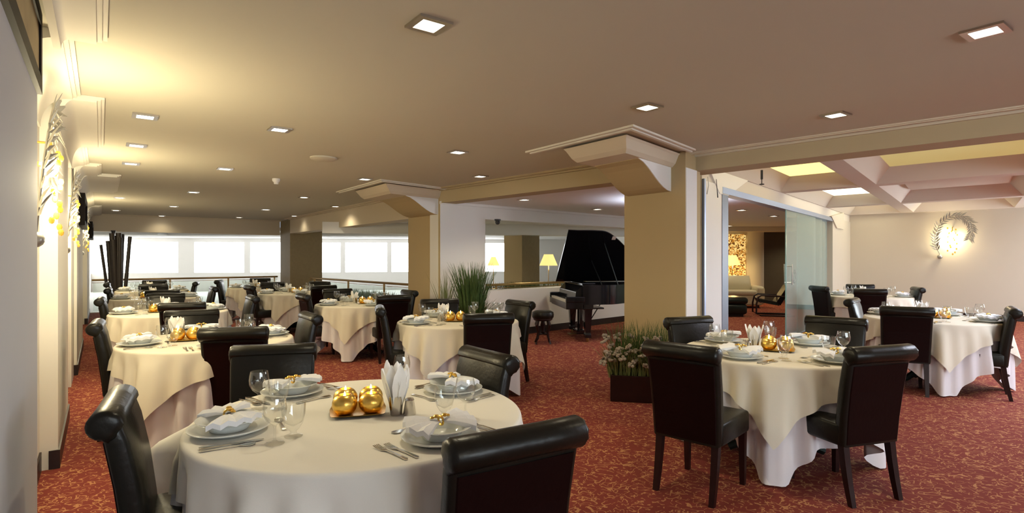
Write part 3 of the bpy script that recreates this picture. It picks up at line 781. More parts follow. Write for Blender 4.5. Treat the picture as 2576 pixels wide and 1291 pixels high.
# ------------------------------------------------------------------ dining chairs
def mk_chair():
    r = empty('dining_chair')
    MB().box(-0.225, 0.225, -0.21, 0.235, 0.345, 0.485, 0.022, 3).build('seat', 'leather', r, True)
    back = MB(); secs = []
    cl = [(-0.195, 0.345, 0.036), (-0.205, 0.50, 0.038), (-0.228, 0.68, 0.038), (-0.258, 0.84, 0.036), (-0.272, 0.90, 0.030)]
    def ring(x, k, inset):
        pts = []
        for i, (y, z, t) in enumerate(cl): pts.append((x * (0.93 + 0.07 * (z - 0.345) / 0.55), y + t * k, z - (inset if i == len(cl) - 1 else 0) + (inset if i == 0 else 0)))
        for i, (y, z, t) in reversed(list(enumerate(cl))): pts.append((x * (0.93 + 0.07 * (z - 0.345) / 0.55), y - t * k, z - (inset if i == len(cl) - 1 else 0) + (inset if i == 0 else 0)))
        return pts
    for x, k, ins in ((-0.235, 0.45, 0.02), (-0.230, 0.8, 0.006), (-0.218, 1, 0), (0, 1.06, 0), (0.218, 1, 0), (0.230, 0.8, 0.006), (0.235, 0.45, 0.02)): secs.append(ring(x, k, ins))
    back.rings(secs).build('backrest', 'leather', r, True)
    pan = MB(); q = []
    for z, y, _t in [(0.36, -0.195 - 0.037, 0), (0.50, -0.205 - 0.0395, 0), (0.68, -0.228 - 0.0395, 0), (0.84, -0.258 - 0.0375, 0)]:
        x = 0.222 * (0.93 + 0.07 * (z - 0.345) / 0.55)
        q.append([(-x, y + 0.012, z), (-x + 0.012, y - 0.004, z), (x - 0.012, y - 0.004, z), (x, y + 0.012, z)])
    pan.rings(q).build('rear_panel', 'hide', r)
    roll = MB(); rs = []
    n = 18
    for x, k in ((-0.246, 0.25), (-0.245, 0.6), (-0.240, 0.85), (-0.228, 1.0), (-0.1, 0.97), (0, 0.97), (0.1, 0.97), (0.228, 1.0), (0.240, 0.85), (0.245, 0.6), (0.246, 0.25)):
        ring_ = []
        for q in range(n):
            a = 2 * math.pi * q / n; rad = 0.052 * k * (1 + (0.05 * math.cos(9 * a) if abs(x) > 0.235 else 0))
            yy = rad * math.cos(a); zz = rad * math.sin(a)
            if yy > 0 and zz < 0: zz *= 1.25; yy *= 0.8
            ring_.append((x, -0.290 + yy * 1.1, 0.905 + zz))
        rs.append(ring_)
    roll.rings(rs).build('top_roll', 'leather', r, True)
    for sx in (-1, 1):
        for front in (1, 0):
            y1, y0, t1, t0 = (0.20, 0.205, 0.021, 0.015) if front else (-0.195, -0.258, 0.022, 0.016)
            q = []
            for z, k in ((0.36, 0), (0.24, 0.25), (0.12, 0.58), (0.0, 1.0)):
                y = y1 + (y0 - y1) * k; t = t1 + (t0 - t1) * k; x = sx * (0.190 if front else 0.183)
                q.append([(x - t, y - t, z), (x + t, y - t, z), (x + t, y + t, z), (x - t, y + t, z)])
            MB().rings(q).build('leg', 'wood', r)
    return r


CH = Kind(mk_chair)
def chair(x, y, face, label, group):
    """x, y: where the rolled top of the back is; face: the way the chair looks, in degrees"""
    f = Vector((math.cos(R_(face)), math.sin(R_(face))))
    CH.put((x + f.x * 0.29, y + f.y * 0.29, 0), R_(face - 90), label, 'chair', group)


# ------------------------------------------------------------------ tables and cloths
def mk_table(rad):
    def f():
        r = empty('dining_table')
        MB().lathe([(0.001, 0.735), (rad - 0.015, 0.735), (rad - 0.005, 0.745), (rad - 0.015, 0.764), (0.001, 0.765)], 48).build('tabletop', 'wood', r, True)
        MB().lathe([(0.05, 0.735), (0.07, 0.70), (0.045, 0.6), (0.06, 0.4), (0.05, 0.25), (0.08, 0.14), (0.11, 0.08), (0.001, 0.06)], 20).build('pedestal', 'iron', r, True)
        for k in range(4):
            a = R_(81 + 90 * k); d = Vector((math.cos(a), math.sin(a), 0))
            MB().tube([d * 0.06 + Vector((0, 0, 0.14)), d * 0.18 + Vector((0, 0, 0.13)), d * 0.27 + Vector((0, 0, 0.06)), d * 0.34 + Vector((0, 0, 0.03))], [0.04, 0.04, 0.032, 0.03], 8).build('foot', 'iron', r, True)
        return r
    return f


def cloth_mesh(name, material, rad, a, ztop, corner, flare, fold, seed, gap, top=True, zmin=0.02, bump=None):
    rnd = random.Random(seed); ph = [rnd.uniform(0, 6.28) for _ in range(5)]
    n = 192; rows = []
    rr = 0.018
    fr = [0.0, 0.25, 0.5, 0.75, 0.9] if top else [0.9]
    for q in fr: rows.append([(rad * max(q, 0.001) * math.cos(2 * math.pi * k / n), rad * max(q, 0.001) * math.sin(2 * math.pi * k / n), ztop) for k in range(n)])
    for q in range(5):
        t = q / 4 * math.pi / 2
        rows.append([((rad - rr + gap + rr * math.sin(t)) * math.cos(2 * math.pi * k / n), (rad - rr + gap + rr * math.sin(t)) * math.sin(2 * math.pi * k / n), ztop - rr * (1 - math.cos(t))) for k in range(n)])
    S = 14
    for q in range(1, S + 1):
        row = []
        for k in range(n):
            th = 2 * math.pi * k / n; al = th - corner
            sq = ((al + math.pi / 4) % (math.pi / 2)) - math.pi / 4       # 0 at a corner
            D = a / math.cos(math.pi / 4 - abs(sq)) - rad
            D += 0.006 * math.sin(9 * th + ph[0])
            t = D * q / S
            te = min(t, (ztop - rr - zmin) / 0.985)
            c4 = 0.5 + 0.5 * math.cos(4 * al)
            wv = fold * (0.55 * math.cos(12 * al + 0.5 * math.sin(2 * th + ph[1])) + 0.45 * math.cos(20 * al + ph[2] * 0.6) + 0.30 * math.sin(7 * th + ph[3]) - 0.40 * math.cos(28 * al + 0.4 * math.sin(3 * th + ph[4])))
            rd = rad + gap + flare * te * (0.35 + 0.75 * c4) + wv * min(1, te / 0.10) * (0.30 + 0.70 * min(1, te / 0.42))
            if bump:
                dd = math.atan2(math.sin(th - bump[0]), math.cos(th - bump[0])); rd += bump[1] * math.exp(-(dd / bump[2]) ** 2) * min(1, t / 0.15)
            z = max(zmin + 0.004 * math.sin(th * 5), ztop - rr - t * 0.985)
            row.append((rd * math.cos(th), rd * math.sin(th), z))
        rows.append(row)
    return MB().rings(rows, True, False).build(name, material, None, True, False)


CORNER = R_(261)
tables = {}
def table(key, x, y, rad, phrase, ta, seeds, big=False):
    ta = R_(ta)
    """phrase: how the table is told apart"""
    tk = 'big' if big else 'std'
    if tk not in TK: TK[tk] = Kind(mk_table(rad))
    TK[tk].put((x, y, 0), 0, 'pedestal table under the cloths of ' + phrase, 'table', 'round dining tables')
    cn = CORNER
    ck = (tk, seeds)
    for nm, mt, aa, zt, gp, fl, fo, lb in (('under_cloth', 'under', rad + 0.45, 0.7685, -0.010, 0.02, 0.062, 'white floor length under cloth of '), ('table_overlay', 'cloth' if big else 'cream', rad + (0.20 if big else 0.165), 0.7735, 0.014, 0.05 if big else 0.13, 0.045 if big else 0.050, 'ivory square cloth with hanging points on ')):
        kk = ck + (nm,)
        if kk not in TK:
            def mk(nm=nm, mt=mt, aa=aa, zt=zt, gp=gp, fl=fl, fo=fo):
                return cloth_mesh(nm, mt, rad, aa, zt, cn, fl, fo, seeds + (0 if nm == 'under_cloth' else 0), gp, True, 0.015, (R_(176), 0.26, 0.15) if (big and nm == 'table_overlay') else None)
            TK[kk] = Kind(mk)
        TK[kk].put((x, y, 0), ta, lb + phrase, 'tablecloth', 'under cloths' if nm == 'under_cloth' else 'square overlays')
    tables[key] = (x, y, rad, phrase)


TK = {}
TOP = 0.7745
table('A', -0.675, 2.53, 0.705, 'the big front table', 0, 1, True)
table('B', -2.60, 4.78, 0.66, 'the second wall-side table', 3, 2)
table('C', -4.45, 7.25, 0.66, 'the third wall-side table', 3, 3)
table('D', -6.23, 9.75, 0.66, 'the fourth wall-side table', 3, 2)
table('E', -7.75, 12.0, 0.66, 'the last wall-side table', 3, 3)
table('F', -2.32, 8.55, 0.66, 'the table by the beige column', 8, 2)
table('G', -4.40, 11.2, 0.66, 'the table below the brown column', 6, 3)
table('H', -6.05, 13.3, 0.66, 'the farthest window table', 6, 2)
table('I', -0.60, 6.22, 0.68, 'the piano stool table', -9, 3)
table('J', 2.00, 4.22, 0.66, 'the planter table', -17, 2)
table('K', 4.90, 6.50, 0.68, 'the back wall table', -16, 3)
table('L', 6.55, 10.2, 0.66, 'the glass door table', -17, 2)

CHAIRS = {
    'A': ((-1.50, 2.10, 29, 'at the left of'), (0.02, 1.73, 121, 'with its big back to the camera at'), (-1.44, 3.37, 285, 'behind the tall wine glass at'), (-0.14, 3.16, 217, 'on the far right of')),
    'B': ((-3.45, 4.62, 33, 'against the wall at'), (-2.10, 4.20, 104, 'with its back to the camera at'), (-3.22, 5.60, 300, 'behind the candles of'), (-1.92, 5.30, 215, 'on the aisle side of')),
    'C': ((-5.40, 7.30, 33, 'against the wall at'), (-3.85, 6.50, 115, 'with its back to the camera at'), (-5.05, 8.12, 300, 'behind the candles of'), (-3.60, 7.72, 215, 'on the aisle side of')),
    'D': ((-6.98, 9.62, 33, 'against the wall at'), (-5.62, 8.95, 115, 'with its back to the camera at'), (-6.83, 10.6, 300, 'behind the candles of'), (-5.42, 10.12, 215, 'on the aisle side of')),
    'E': ((-8.55, 11.75, 33, 'against the wall at'), (-7.15, 11.1, 115, 'with its back to the camera at'), (-8.25, 12.85, 300, 'behind'), (-6.90, 12.15, 205, 'on the aisle side of')),
    'F': ((-3.02, 8.05, 35, 'near left of'), (-1.66, 7.80, 118, 'near right, back to the camera, at'), (-2.93, 9.35, 300, 'far left of'), (-1.66, 9.0, 215, 'far right of')),
    'G': ((-4.95, 10.5, 40, 'near left of'), (-3.55, 10.5, 130, 'near right of'), (-5.1, 11.85, 310, 'far left of'), (-4.2, 12.15, 260, 'far side of')),
    'H': ((-6.90, 13.1, 15, 'left of'), (-6.40, 14.15, 290, 'far side of')),
    'I': ((-1.42, 6.0, 15, 'left of'), (-0.22, 5.25, 104, 'with its back to the camera at'), (-0.92, 7.08, 285, 'in front of the tall grass at'), (0.10, 6.82, 218, 'beside the piano stool at')),
    'J': ((1.03, 3.40, 47, 'near left of'), (2.20, 3.32, 107, 'near right of'), (1.57, 4.95, 292, 'far left, against the column, at'), (2.86, 4.92, 230, 'far right of')),
    'K': ((4.22, 5.95, 62, 'with its back to the camera at'), (5.27, 5.85, 143, 'out on the open carpet at'), (4.40, 7.2, 318, 'with a glinting back at')),
    'L': ((5.68, 10.3, 5, 'left of'), (6.85, 10.95, 250, 'far side of'), (6.02, 9.35, 62, 'near side, back to the camera, at'), (7.22, 9.9, 160, 'right of')),
}
for k, cs in CHAIRS.items():
    for x, y, f, w_ in cs: chair(x, y, f, 'dark roll-top chair ' + w_ + ' ' + tables[k][3], 'roll-top dining chairs')


# ------------------------------------------------------------------ tableware
def mk(name, *parts):
    def f():
        r = None
        if len(parts) == 1: return parts[0](None, name)
        r = empty(name)
        for p in parts: p(r, None)
        return r
    return f


def lathe_of(nm, prof, m, n=32):
    return lambda r, name: MB().lathe(prof, n).build(name or nm, m, r, True)


charger = Kind(mk('charger_plate', lathe_of('plate', [(0.001, 0.004), (0.09, 0.004), (0.10, 0.0), (0.105, 0.0), (0.125, 0.012), (0.152, 0.020), (0.154, 0.024), (0.150, 0.025), (0.118, 0.018), (0.10, 0.010), (0.001, 0.010)], 'china', 40)))
soup = Kind(mk('soup_plate', lathe_of('plate', [(0.001, 0.003), (0.06, 0.003), (0.064, 0.0), (0.07, 0.0), (0.085, 0.020), (0.100, 0.036), (0.122, 0.042), (0.124, 0.046), (0.100, 0.042), (0.084, 0.030), (0.07, 0.010), (0.001, 0.009)], 'china', 40)))
wine = Kind(mk('wine_glass', lathe_of('glass', [(0.001, 0.0), (0.034, 0.0), (0.036, 0.003), (0.012, 0.008), (0.005, 0.016), (0.0045, 0.06), (0.008, 0.072), (0.030, 0.090), (0.043, 0.115), (0.0445, 0.138), (0.038, 0.176), (0.036, 0.176), (0.0425, 0.138), (0.041, 0.116), (0.026, 0.092), (0.001, 0.078)], 'glass', 24)))
goblet = Kind(mk('water_goblet', lathe_of('glass', [(0.001, 0.0), (0.033, 0.0), (0.035, 0.004), (0.014, 0.012), (0.011, 0.022), (0.022, 0.032), (0.036, 0.055), (0.044, 0.088), (0.047, 0.135), (0.045, 0.135), (0.042, 0.088), (0.033, 0.058), (0.001, 0.040)], 'glass', 24)))


def napkin_part(r, name):
    rnd = random.Random(5); root = r or empty(name)
    mb = MB()
    for side in (-1, 1):
        rows = []
        N_ = 9
        for f_, rad in enumerate((0.012, 0.058, 0.105, 0.140)):
            row = []
            for i in range(N_):
                a = R_(-46 + 92 * i / (N_ - 1)); k = i % 2
                zz = 0.020 + (0.011 * k - 0.005) * rad / 0.132 + 0.010 * math.sin(rad / 0.132 * 2.2) - 0.012 * (rad / 0.132) ** 2 + 0.020 * (i / N_) * rad / 0.13
                row.append((side * rad * math.cos(a) * (1 + 0.05 * rnd.uniform(-1, 1)), rad * math.sin(a), zz))
            rows.append(row)
        mb.rings(rows, False, False)
        lo = [[(p[0], p[1], p[2] - 0.006 - 0.014 * math.sin(i / 3 * 1.5)) for p in rw] for i, rw in enumerate(rows)]
        mb.rings(lo, False, False)
        for i in range(3):
            for e in (0, -1): mb.face([rows[i][e], rows[i + 1][e], lo[i + 1][e], lo[i][e]])
        for i in range(N_ - 1): mb.face([rows[3][i], rows[3][i + 1], lo[3][i + 1], lo[3][i]])
    mb.build('cloth_fans', 'napkin', root)
    g = MB()
    g.tube([(0, 0.020 * math.cos(a * math.pi / 8), 0.022 + 0.016 * math.sin(a * math.pi / 8)) for a in range(17)], 0.005, 6, False)
    for s in (-1, 1):
        g.ball((s * 0.018, 0.002, 0.040), 0.012, 8, 0.6); g.ball((s * 0.034, 0.006, 0.036), 0.009, 8, 0.6)
    ring = g.build('napkin_ring', 'gold', root, True); ring['label'] = 'gold napkin ring'
    return root


napkin = Kind(lambda: napkin_part(None, 'folded_napkin'))


def cutlery(kind):
    def f():
        mb = MB(); n = 5
        def strip(pts):      # (y, half width, z, half thickness)
            mb.rings([[(-w, y, z - t), (w, y, z - t), (w, y, z + t), (-w, y, z + t)] for y, w, z, t in pts])
        h = [(-0.100, 0.004, 0.002, 0.0015), (-0.095, 0.0075, 0.003, 0.002), (-0.06, 0.0055, 0.004, 0.002), (0.0, 0.0032, 0.006, 0.002)]
        if kind == 'fork':
            strip(h + [(0.025, 0.004, 0.005, 0.0015), (0.038, 0.011, 0.003, 0.0012), (0.05, 0.0125, 0.003, 0.0012)])
            for q in range(4):
                x = -0.0105 + 0.007 * q
                mb.rings([[(x - 0.0018, y, z - 0.001), (x + 0.0018, y, z - 0.001), (x + 0.0018, y, z + 0.001), (x - 0.0018, y, z + 0.001)] for y, z in ((0.049, 0.003), (0.07, 0.004), (0.095, 0.008))])
        elif kind == 'knife':
            strip([(-0.110, 0.006, 0.004, 0.003), (-0.10, 0.0085, 0.004, 0.0035), (-0.01, 0.006, 0.004, 0.003), (0.0, 0.007, 0.004, 0.001), (0.05, 0.0105, 0.004, 0.0008), (0.09, 0.0095, 0.004, 0.0008), (0.11, 0.002, 0.004, 0.0006)])
        else:
            strip(h + [(0.03, 0.0035, 0.004, 0.0015), (0.042, 0.012, 0.003, 0.0012), (0.058, 0.0185, 0.0025, 0.0012), (0.075, 0.017, 0.003, 0.0012), (0.088, 0.008, 0.005, 0.001)])
        return mb.build({'fork': 'dinner_fork', 'knife': 'dinner_knife', 'spoon': 'soup_spoon'}[kind], 'silver', None, True)
    return f


fork, knife, spoon = Kind(cutlery('fork')), Kind(cutlery('knife')), Kind(cutlery('spoon'))
SEAT = {216: 'near left', 306: 'near right', 126: 'far left', 36: 'far right'}


def setting(key, ang, seat, cut=True, dist=0.16):
    x, y, rad, ph = tables[key]
    out = Vector((math.cos(R_(ang)), math.sin(R_(ang)), 0)); c = Vector((x, y, 0)) + out * (rad - dist)
    inn = -out; rt = Vector((inn.y, -inn.x, 0)); rz = math.atan2(inn.y, inn.x) - math.pi / 2
    P = lambda a, b, z=TOP: tuple(c + rt * a + inn * b + Vector((0, 0, z)))
    w_ = f', {seat} seat, {ph}'
    charger.put(P(0, 0), rz, 'wide white charger plate' + w_, 'plate', 'charger plates')
    soup.put(P(0, 0, TOP + 0.011), rz, 'white soup plate on the charger' + w_, 'plate', 'soup plates')
    napkin.put(P(0, 0, TOP + 0.052), rz + random.Random(ang + ord(key)).uniform(-0.25, 0.25), 'white napkin fan with gold ring' + w_, 'napkin', 'folded napkins')
    wine.put(P(0.255, 0.14), rz, 'clear stemmed wine glass' + w_, 'glass', 'wine glasses')
    goblet.put(P(0.20, 0.215), rz, 'short clear water goblet' + w_, 'glass', 'water goblets')
    if cut:
        fork.put(P(-0.185, 0.0), rz, 'silver fork closest to the plate' + w_, 'fork', 'forks')
        fork.put(P(-0.222, 0.015), rz, 'silver fork farther from the plate' + w_, 'fork', 'forks')
        knife.put(P(0.185, 0.0), rz, 'silver knife beside the plate' + w_, 'knife', 'knives')
        spoon.put(P(0.218, -0.01), rz, 'silver spoon beside the knife' + w_, 'spoon', 'spoons')
        spoon.put(P(0.0, 0.195), rz + math.pi / 2, 'silver dessert spoon above the plate' + w_, 'spoon', 'spoons')


for key, cut in (('A', 1), ('J', 1), ('B', 1), ('I', 1), ('K', 1), ('F', 0), ('C', 0), ('D', 0), ('E', 0), ('G', 0), ('L', 0), ('H', 0)):
    row = key in 'BCDE'
    base = {216: 'wall side', 306: 'near', 126: 'far', 36: 'aisle side'} if row else SEAT
    off = 0
    if key == 'L': base = {237: 'near', 57: 'far', 147: 'left', 327: 'right'}
    for a, nm in base.items():
        aa = a
        if key == 'A': aa = {216: 210, 306: 317, 126: 143, 36: 48}[a]
        if key == 'J': aa = {216: 218, 306: 292, 126: 117, 36: 36}[a]
        setting(key, aa, nm, bool(cut), 0.13 if (key == 'A' and a == 126) else 0.16)


# ------------------------------------------------------------------ centrepieces: votives on a tray, napkin holder, shakers
def mk_tray():
    r = empty('candle_tray')
    o = MB(); q = []
    for s, z in ((0.085, 0.0), (0.10, 0.004), (0.118, 0.012), (0.120, 0.015), (0.112, 0.013), (0.095, 0.007), (0.01, 0.006)):
        q.append([(sx * s * k, sy * s * k2, z) for sx, sy, k, k2 in ((-1, -1, 0.97, 0.9), (-0.9, -1, 1, 1), (0, -1, 1, 1.04), (0.9, -1, 1, 1), (1, -1, 0.97, 0.9), (1, 0, 1.04, 1), (1, 1, 0.97, 0.9), (0.9, 1, 1, 1), (0, 1, 1, 1.04), (-0.9, 1, 1, 1), (-1, 1, 0.97, 0.9), (-1, 0, 1.04, 1))])
    o.rings(q).build('dish', 'gold', r, True)
    return r


def mk_votive():
    r = empty('votive_candle')
    pr = [(0.001, 0.0), (0.02, 0.0)] + [(0.055 * math.sin(a), 0.046 - 0.051 * math.cos(a)) for a in [0.55 + 2.02 * k / 12 for k in range(13)]]
    pr = pr + [(pr[-1][0] - 0.004, pr[-1][1]), (0.036, 0.06), (0.03, 0.05), (0.001, 0.05)]
    MB().lathe(pr, 24).build('holder', 'gold', r, True)
    MB().lathe([(0.001, 0.050), (0.026, 0.050), (0.026, 0.066), (0.001, 0.064)], 16).build('wax', 'wax', r, True)
    MB().lathe([(0.0005, 0.066), (0.004, 0.070), (0.006, 0.078), (0.004, 0.090), (0.0005, 0.102)], 10).build('flame', 'flame', r, True)
    return r


TR = Kind(lambda: mk_tray()); VO = Kind(mk_votive)
holder = Kind(mk('napkin_holder', lathe_of('cup', [(0.001, 0.0), (0.026, 0.0), (0.033, 0.06), (0.036, 0.085), (0.034, 0.085), (0.031, 0.06), (0.024, 0.004), (0.001, 0.004)], 'silver', 24)))
shaker = Kind(mk('salt_shaker', lathe_of('pot', [(0.001, 0.0), (0.028, 0.0), (0.029, 0.004), (0.020, 0.062), (0.021, 0.066), (0.017, 0.074), (0.001, 0.077)], 'silver', 20)))


def mk_tissue():
    mb = MB(); rows = []
    for z, w, b in ((0.0, 0.012, 0.0), (0.06, 0.022, 0.004), (0.13, 0.032, 0.012), (0.18, 0.027, 0.018), (0.215, 0.013, 0.021), (0.232, 0.002, 0.022)):
        rows.append([(-w, b + 0.004, z), (-w * 0.5, b - 0.003, z), (0, b - 0.006, z), (w * 0.5, b - 0.003, z), (w, b + 0.004, z), (w * 0.5, b + 0.001, z), (0, b - 0.001, z), (-w * 0.5, b + 0.001, z)])
    return mb.rings(rows).build('paper_napkin', 'tissue', None, True)


tissue = Kind(mk_tissue)


def centre(key, tx, ty, hx, hy, sh, rz=0.0, n=8):
    """offsets of tray, napkin cup and shakers from the table centre"""
    x, y, rad, ph = tables[key]; rz = math.atan2(-x, y)
    TR.put((x + tx, y + ty, TOP), rz, 'square gold candle tray on ' + ph, 'tray', 'candle trays')
    for k in range(4):
        a = rz + math.pi / 4 + k * math.pi / 2; e = 0.081
        VO.put((x + tx + e * math.cos(a), y + ty + e * math.sin(a), TOP + 0.0065), rz, 'one of four gold votives burning on ' + ph, 'candle', 'votive candles of ' + ph)
    holder.put((x + hx, y + hy, TOP), 0, 'small silver napkin cup on ' + ph, 'napkin holder', 'napkin cups')
    for k in range(n):
        a = 2 * math.pi * k / n + 0.3; t = tissue.put((x + hx + 0.012 * math.cos(a), y + hy + 0.012 * math.sin(a), TOP + 0.006), a - math.pi / 2, 'white paper napkin fanned in the cup on ' + ph, 'paper napkin', 'paper napkins of ' + ph)
        t.rotation_euler = (R_(-9 if k % 2 else -4), 0, a - math.pi / 2 + 0.0)
        t.scale = (1, 1, (0.88 + 0.14 * ((k * 5) % 4) / 3) * (1 if n > 8 else 0.82))
    for k, (sx, sy) in enumerate(sh):
        shaker.put((x + sx, y + sy, TOP), 0, ('tapered silver shaker by the napkin cup on ' if k == 0 else 'silver shaker behind the napkin cup on ') + ph, 'shaker', 'shakers')


centre('A', -0.03, 0.02, 0.155, -0.03, ((0.215, -0.03),), 0.0, 9)
centre('J', 0.02, 0.02, -0.15, 0.03, ((-0.22, -0.02), (-0.19, 0.05)), 0.1)
centre('B', -0.19, -0.02, -0.32, 0.06, ((0.06, 0.14),))
centre('I', -0.03, -0.02, -0.17, 0.03, ((-0.2, -0.06),))
centre('K', 0.10, 0.02, -0.06, 0.06, ((-0.10, -0.05),))
for k in 'CDE': centre(k, -0.13, -0.03, -0.14, 0.13, (), 0, 5)
for k in 'FGLH': centre(k, 0.08, 0.0, -0.10, 0.03, (), 0, 5)

# ------------------------------------------------------------------ grand piano and its stool
pn = empty('grand_piano', (0.84, 10.32, 0), R_(7))
def smooth_curve(ctrl, n=8):
    out = []
    for i in range(len(ctrl) - 1):
        p0, p1, p2, p3 = (Vector(ctrl[max(i - 1, 0)]), Vector(ctrl[i]), Vector(ctrl[i + 1]), Vector(ctrl[min(i + 2, len(ctrl) - 1)]))
        for k in range(n):
            t = k / n
            out.append(0.5 * ((2 * p1) + (p2 - p0) * t + (2 * p0 - 5 * p1 + 4 * p2 - p3) * t * t + (3 * p1 - p0 - 3 * p2 + p3) * t ** 3))
    out.append(Vector(ctrl[-1])); return out


edge = smooth_curve([(0.30, -0.74), (0.62, -0.74), (0.85, -0.70), (1.10, -0.50), (1.35, -0.25), (1.65, -0.10), (1.90, 0.02), (2.08, 0.26), (2.02, 0.55), (1.80, 0.73), (1.62, 0.74)])
outl = [tuple(v) for v in edge] + [(0.30, 0.74)]
MB().prism(outl, 0.66, 1.0).build('case', 'black', pn)
bd = [tuple(v) for v in edge]
MB().prism([(p[0], p[1] * 1.0) for p in ([(0.0, -0.745)] + [(0.30, -0.745)] + [(0.30, 0.745), (0.0, 0.745)])], 0.60, 0.70).build('key_bed', 'black', pn)
for s in (-1, 1): MB().box(0.0, 0.34, s * 0.745 - (0.06 if s > 0 else 0), s * 0.745 + (0.06 if s < 0 else 0), 0.70, 0.80, 0.015).build('cheek', 'black', pn)
k_ = MB()
for i in range(52): k_.box(0.02, 0.17, -0.66 + i * 0.0254, -0.66 + i * 0.0254 + 0.0240, 0.70, 0.735)
k_.build('white_keys', 'ivorykey', pn)
k_ = MB()
for i in range(51):
    if i % 7 not in (1, 4): k_.box(0.07, 0.17, -0.66 + (i + 1) * 0.0254 - 0.006, -0.66 + (i + 1) * 0.0254 + 0.006, 0.735, 0.75)
k_.build('black_keys', 'black', pn)
MB().extrude([(0.17, -0.68, 0.72), (0.19, -0.68, 0.88), (0.30, -0.68, 0.99), (0.30, -0.68, 0.70)], (0, 1.36, 0)).build('fallboard', 'black', pn)
MB().box(0.36, 0.60, -0.45, 0.45, 1.0, 1.02, 0.005).build('music_desk', 'black', pn)
la = R_(40); lidpts = [(0.12, -0.75)] + bd + [(0.12, 0.74)]
def lidp(p, e=0.0): v = 0.74 - p[1]; return Vector((p[0], 0.74 - v * math.cos(la) + e * math.sin(la) * -1, 1.005 + v * math.sin(la) + e * -math.cos(la) * -1))
MB().extrude([lidp(p) for p in lidpts], Vector((0, math.sin(la) * 0.022, math.cos(la) * 0.022))).build('lid', 'black', pn)
lab = MB().extrude([lidp((0.97 + a, -0.60 + b)) + Vector((0, -0.001, -0.001)) for a, b in ((0, 0), (0.07, 0), (0.07, 0.09), (0, 0.09))], Vector((0, -math.sin(la) * 0.003, -math.cos(la) * 0.003)))
s_ = lab.build('lid_sticker', 'white', pn); s_['label'] = 'small white sticker on the lid'
MB().tube([(0.95, -0.66, 1.0), tuple(lidp((0.86, -0.40)))], 0.010, 6).build('prop_stick', 'iron', pn, True)
MB().tube([(0.66, -0.66, 1.0), tuple(lidp((0.72, 0.10)))], 0.008, 6).build('short_prop', 'iron', pn, True)
for x, y in ((0.42, -0.58), (0.42, 0.58), (1.72, 0.35)):
    lg = MB().rings([[(x - t, y - t, z), (x + t, y - t, z), (x + t, y + t, z), (x - t, y + t, z)] for z, t in ((0.66, 0.085), (0.58, 0.085), (0.56, 0.07), (0.16, 0.045), (0.12, 0.055), (0.07, 0.055))]).build('leg', 'black', pn)
    MB().lathe([(0.001, 0), (0.025, 0.0), (0.03, 0.03), (0.025, 0.07), (0.001, 0.07)], 12, (x, y, 0)).build('caster', 'brass', lg, True)
MB().box(0.02, 0.70, -0.66, 0.66, 0.575, 0.602, 0.008).build('under_frame', 'black', pn)
ly = MB(); ly.box(0.40, 0.46, -0.10, -0.06, 0.14, 0.60, 0.006); ly.box(0.40, 0.46, 0.06, 0.10, 0.14, 0.60, 0.006); ly.box(0.33, 0.50, -0.16, 0.16, 0.07, 0.15, 0.01)
lyre = ly.build('pedal_lyre', 'black', pn)
for q in (-0.07, 0, 0.07): MB().box(0.20, 0.34, q - 0.018, q + 0.018, 0.055, 0.068, 0.005).build('pedal', 'brass', lyre)
MB().tube([(0.48, -0.08, 0.12), (0.80, -0.08, 0.62)], 0.010, 6).build('lyre_brace', 'iron', pn, True)
tag(pn, 'glossy black grand piano with raised lid before the white wall', 'piano')

st = empty('piano_stool', (0.53, 9.55, 0))
MB().lathe([(0.001, 0.44), (0.17, 0.44), (0.185, 0.46), (0.19, 0.50), (0.18, 0.545), (0.13, 0.57), (0.001, 0.575)], 28).build('cushion', 'leather', st, True)
MB().lathe([(0.001, 0.40), (0.14, 0.40), (0.165, 0.42), (0.165, 0.445), (0.001, 0.445)], 24).build('seat_frame', 'wood', st, True)
MB().lathe([(0.028, 0.40), (0.045, 0.32), (0.025, 0.28), (0.04, 0.2), (0.001, 0.16)], 14).build('screw_post', 'wood', st, True)
for k in range(4):
    a = R_(45 + 90 * k); d = Vector((math.cos(a), math.sin(a), 0))
    MB().tube([d * 0.12 + Vector((0, 0, 0.41)), d * 0.15 + Vector((0, 0, 0.33)), d * 0.11 + Vector((0, 0, 0.2)), d * 0.13 + Vector((0, 0, 0.1)), d * 0.175 + Vector((0, 0, 0.012))], [0.026, 0.03, 0.018, 0.018, 0.02], 8).build('leg', 'wood', st, True)
for k in range(2):
    a = R_(45 + 90 * k); d = Vector((math.cos(a), math.sin(a), 0))
    MB().tube([d * -0.11 + Vector((0, 0, 0.17)), d * 0.11 + Vector((0, 0, 0.17))], 0.016, 8).build('stretcher', 'wood', st, True)
tag(st, 'round black padded stool with carved legs by the piano keyboard', 'stool')

sv = empty('side_table', (-0.17, 8.55, 0))
MB().lathe([(0.001, 0.62), (0.2, 0.62), (0.2, 0.645), (0.001, 0.65)], 24).build('tabletop', 'wood', sv, True)
MB().lathe([(0.03, 0.62), (0.02, 0.3), (0.03, 0.05), (0.13, 0.02), (0.001, 0.0)], 16).build('pedestal', 'wood', sv, True)
tag(sv, 'small round side table beside the tall grass', 'side table')
for k, (dx, dy, z) in enumerate(((-0.09, 0, .65), (0.0, 0.05, .65), (0.09, 0, .65), (0.0, -0.06, .65))):
    goblet.put((-0.17 + dx, 8.55 + dy, z), 0, 'one of the clear glasses crowded on the small side table', 'glass', 'glasses on the side table')

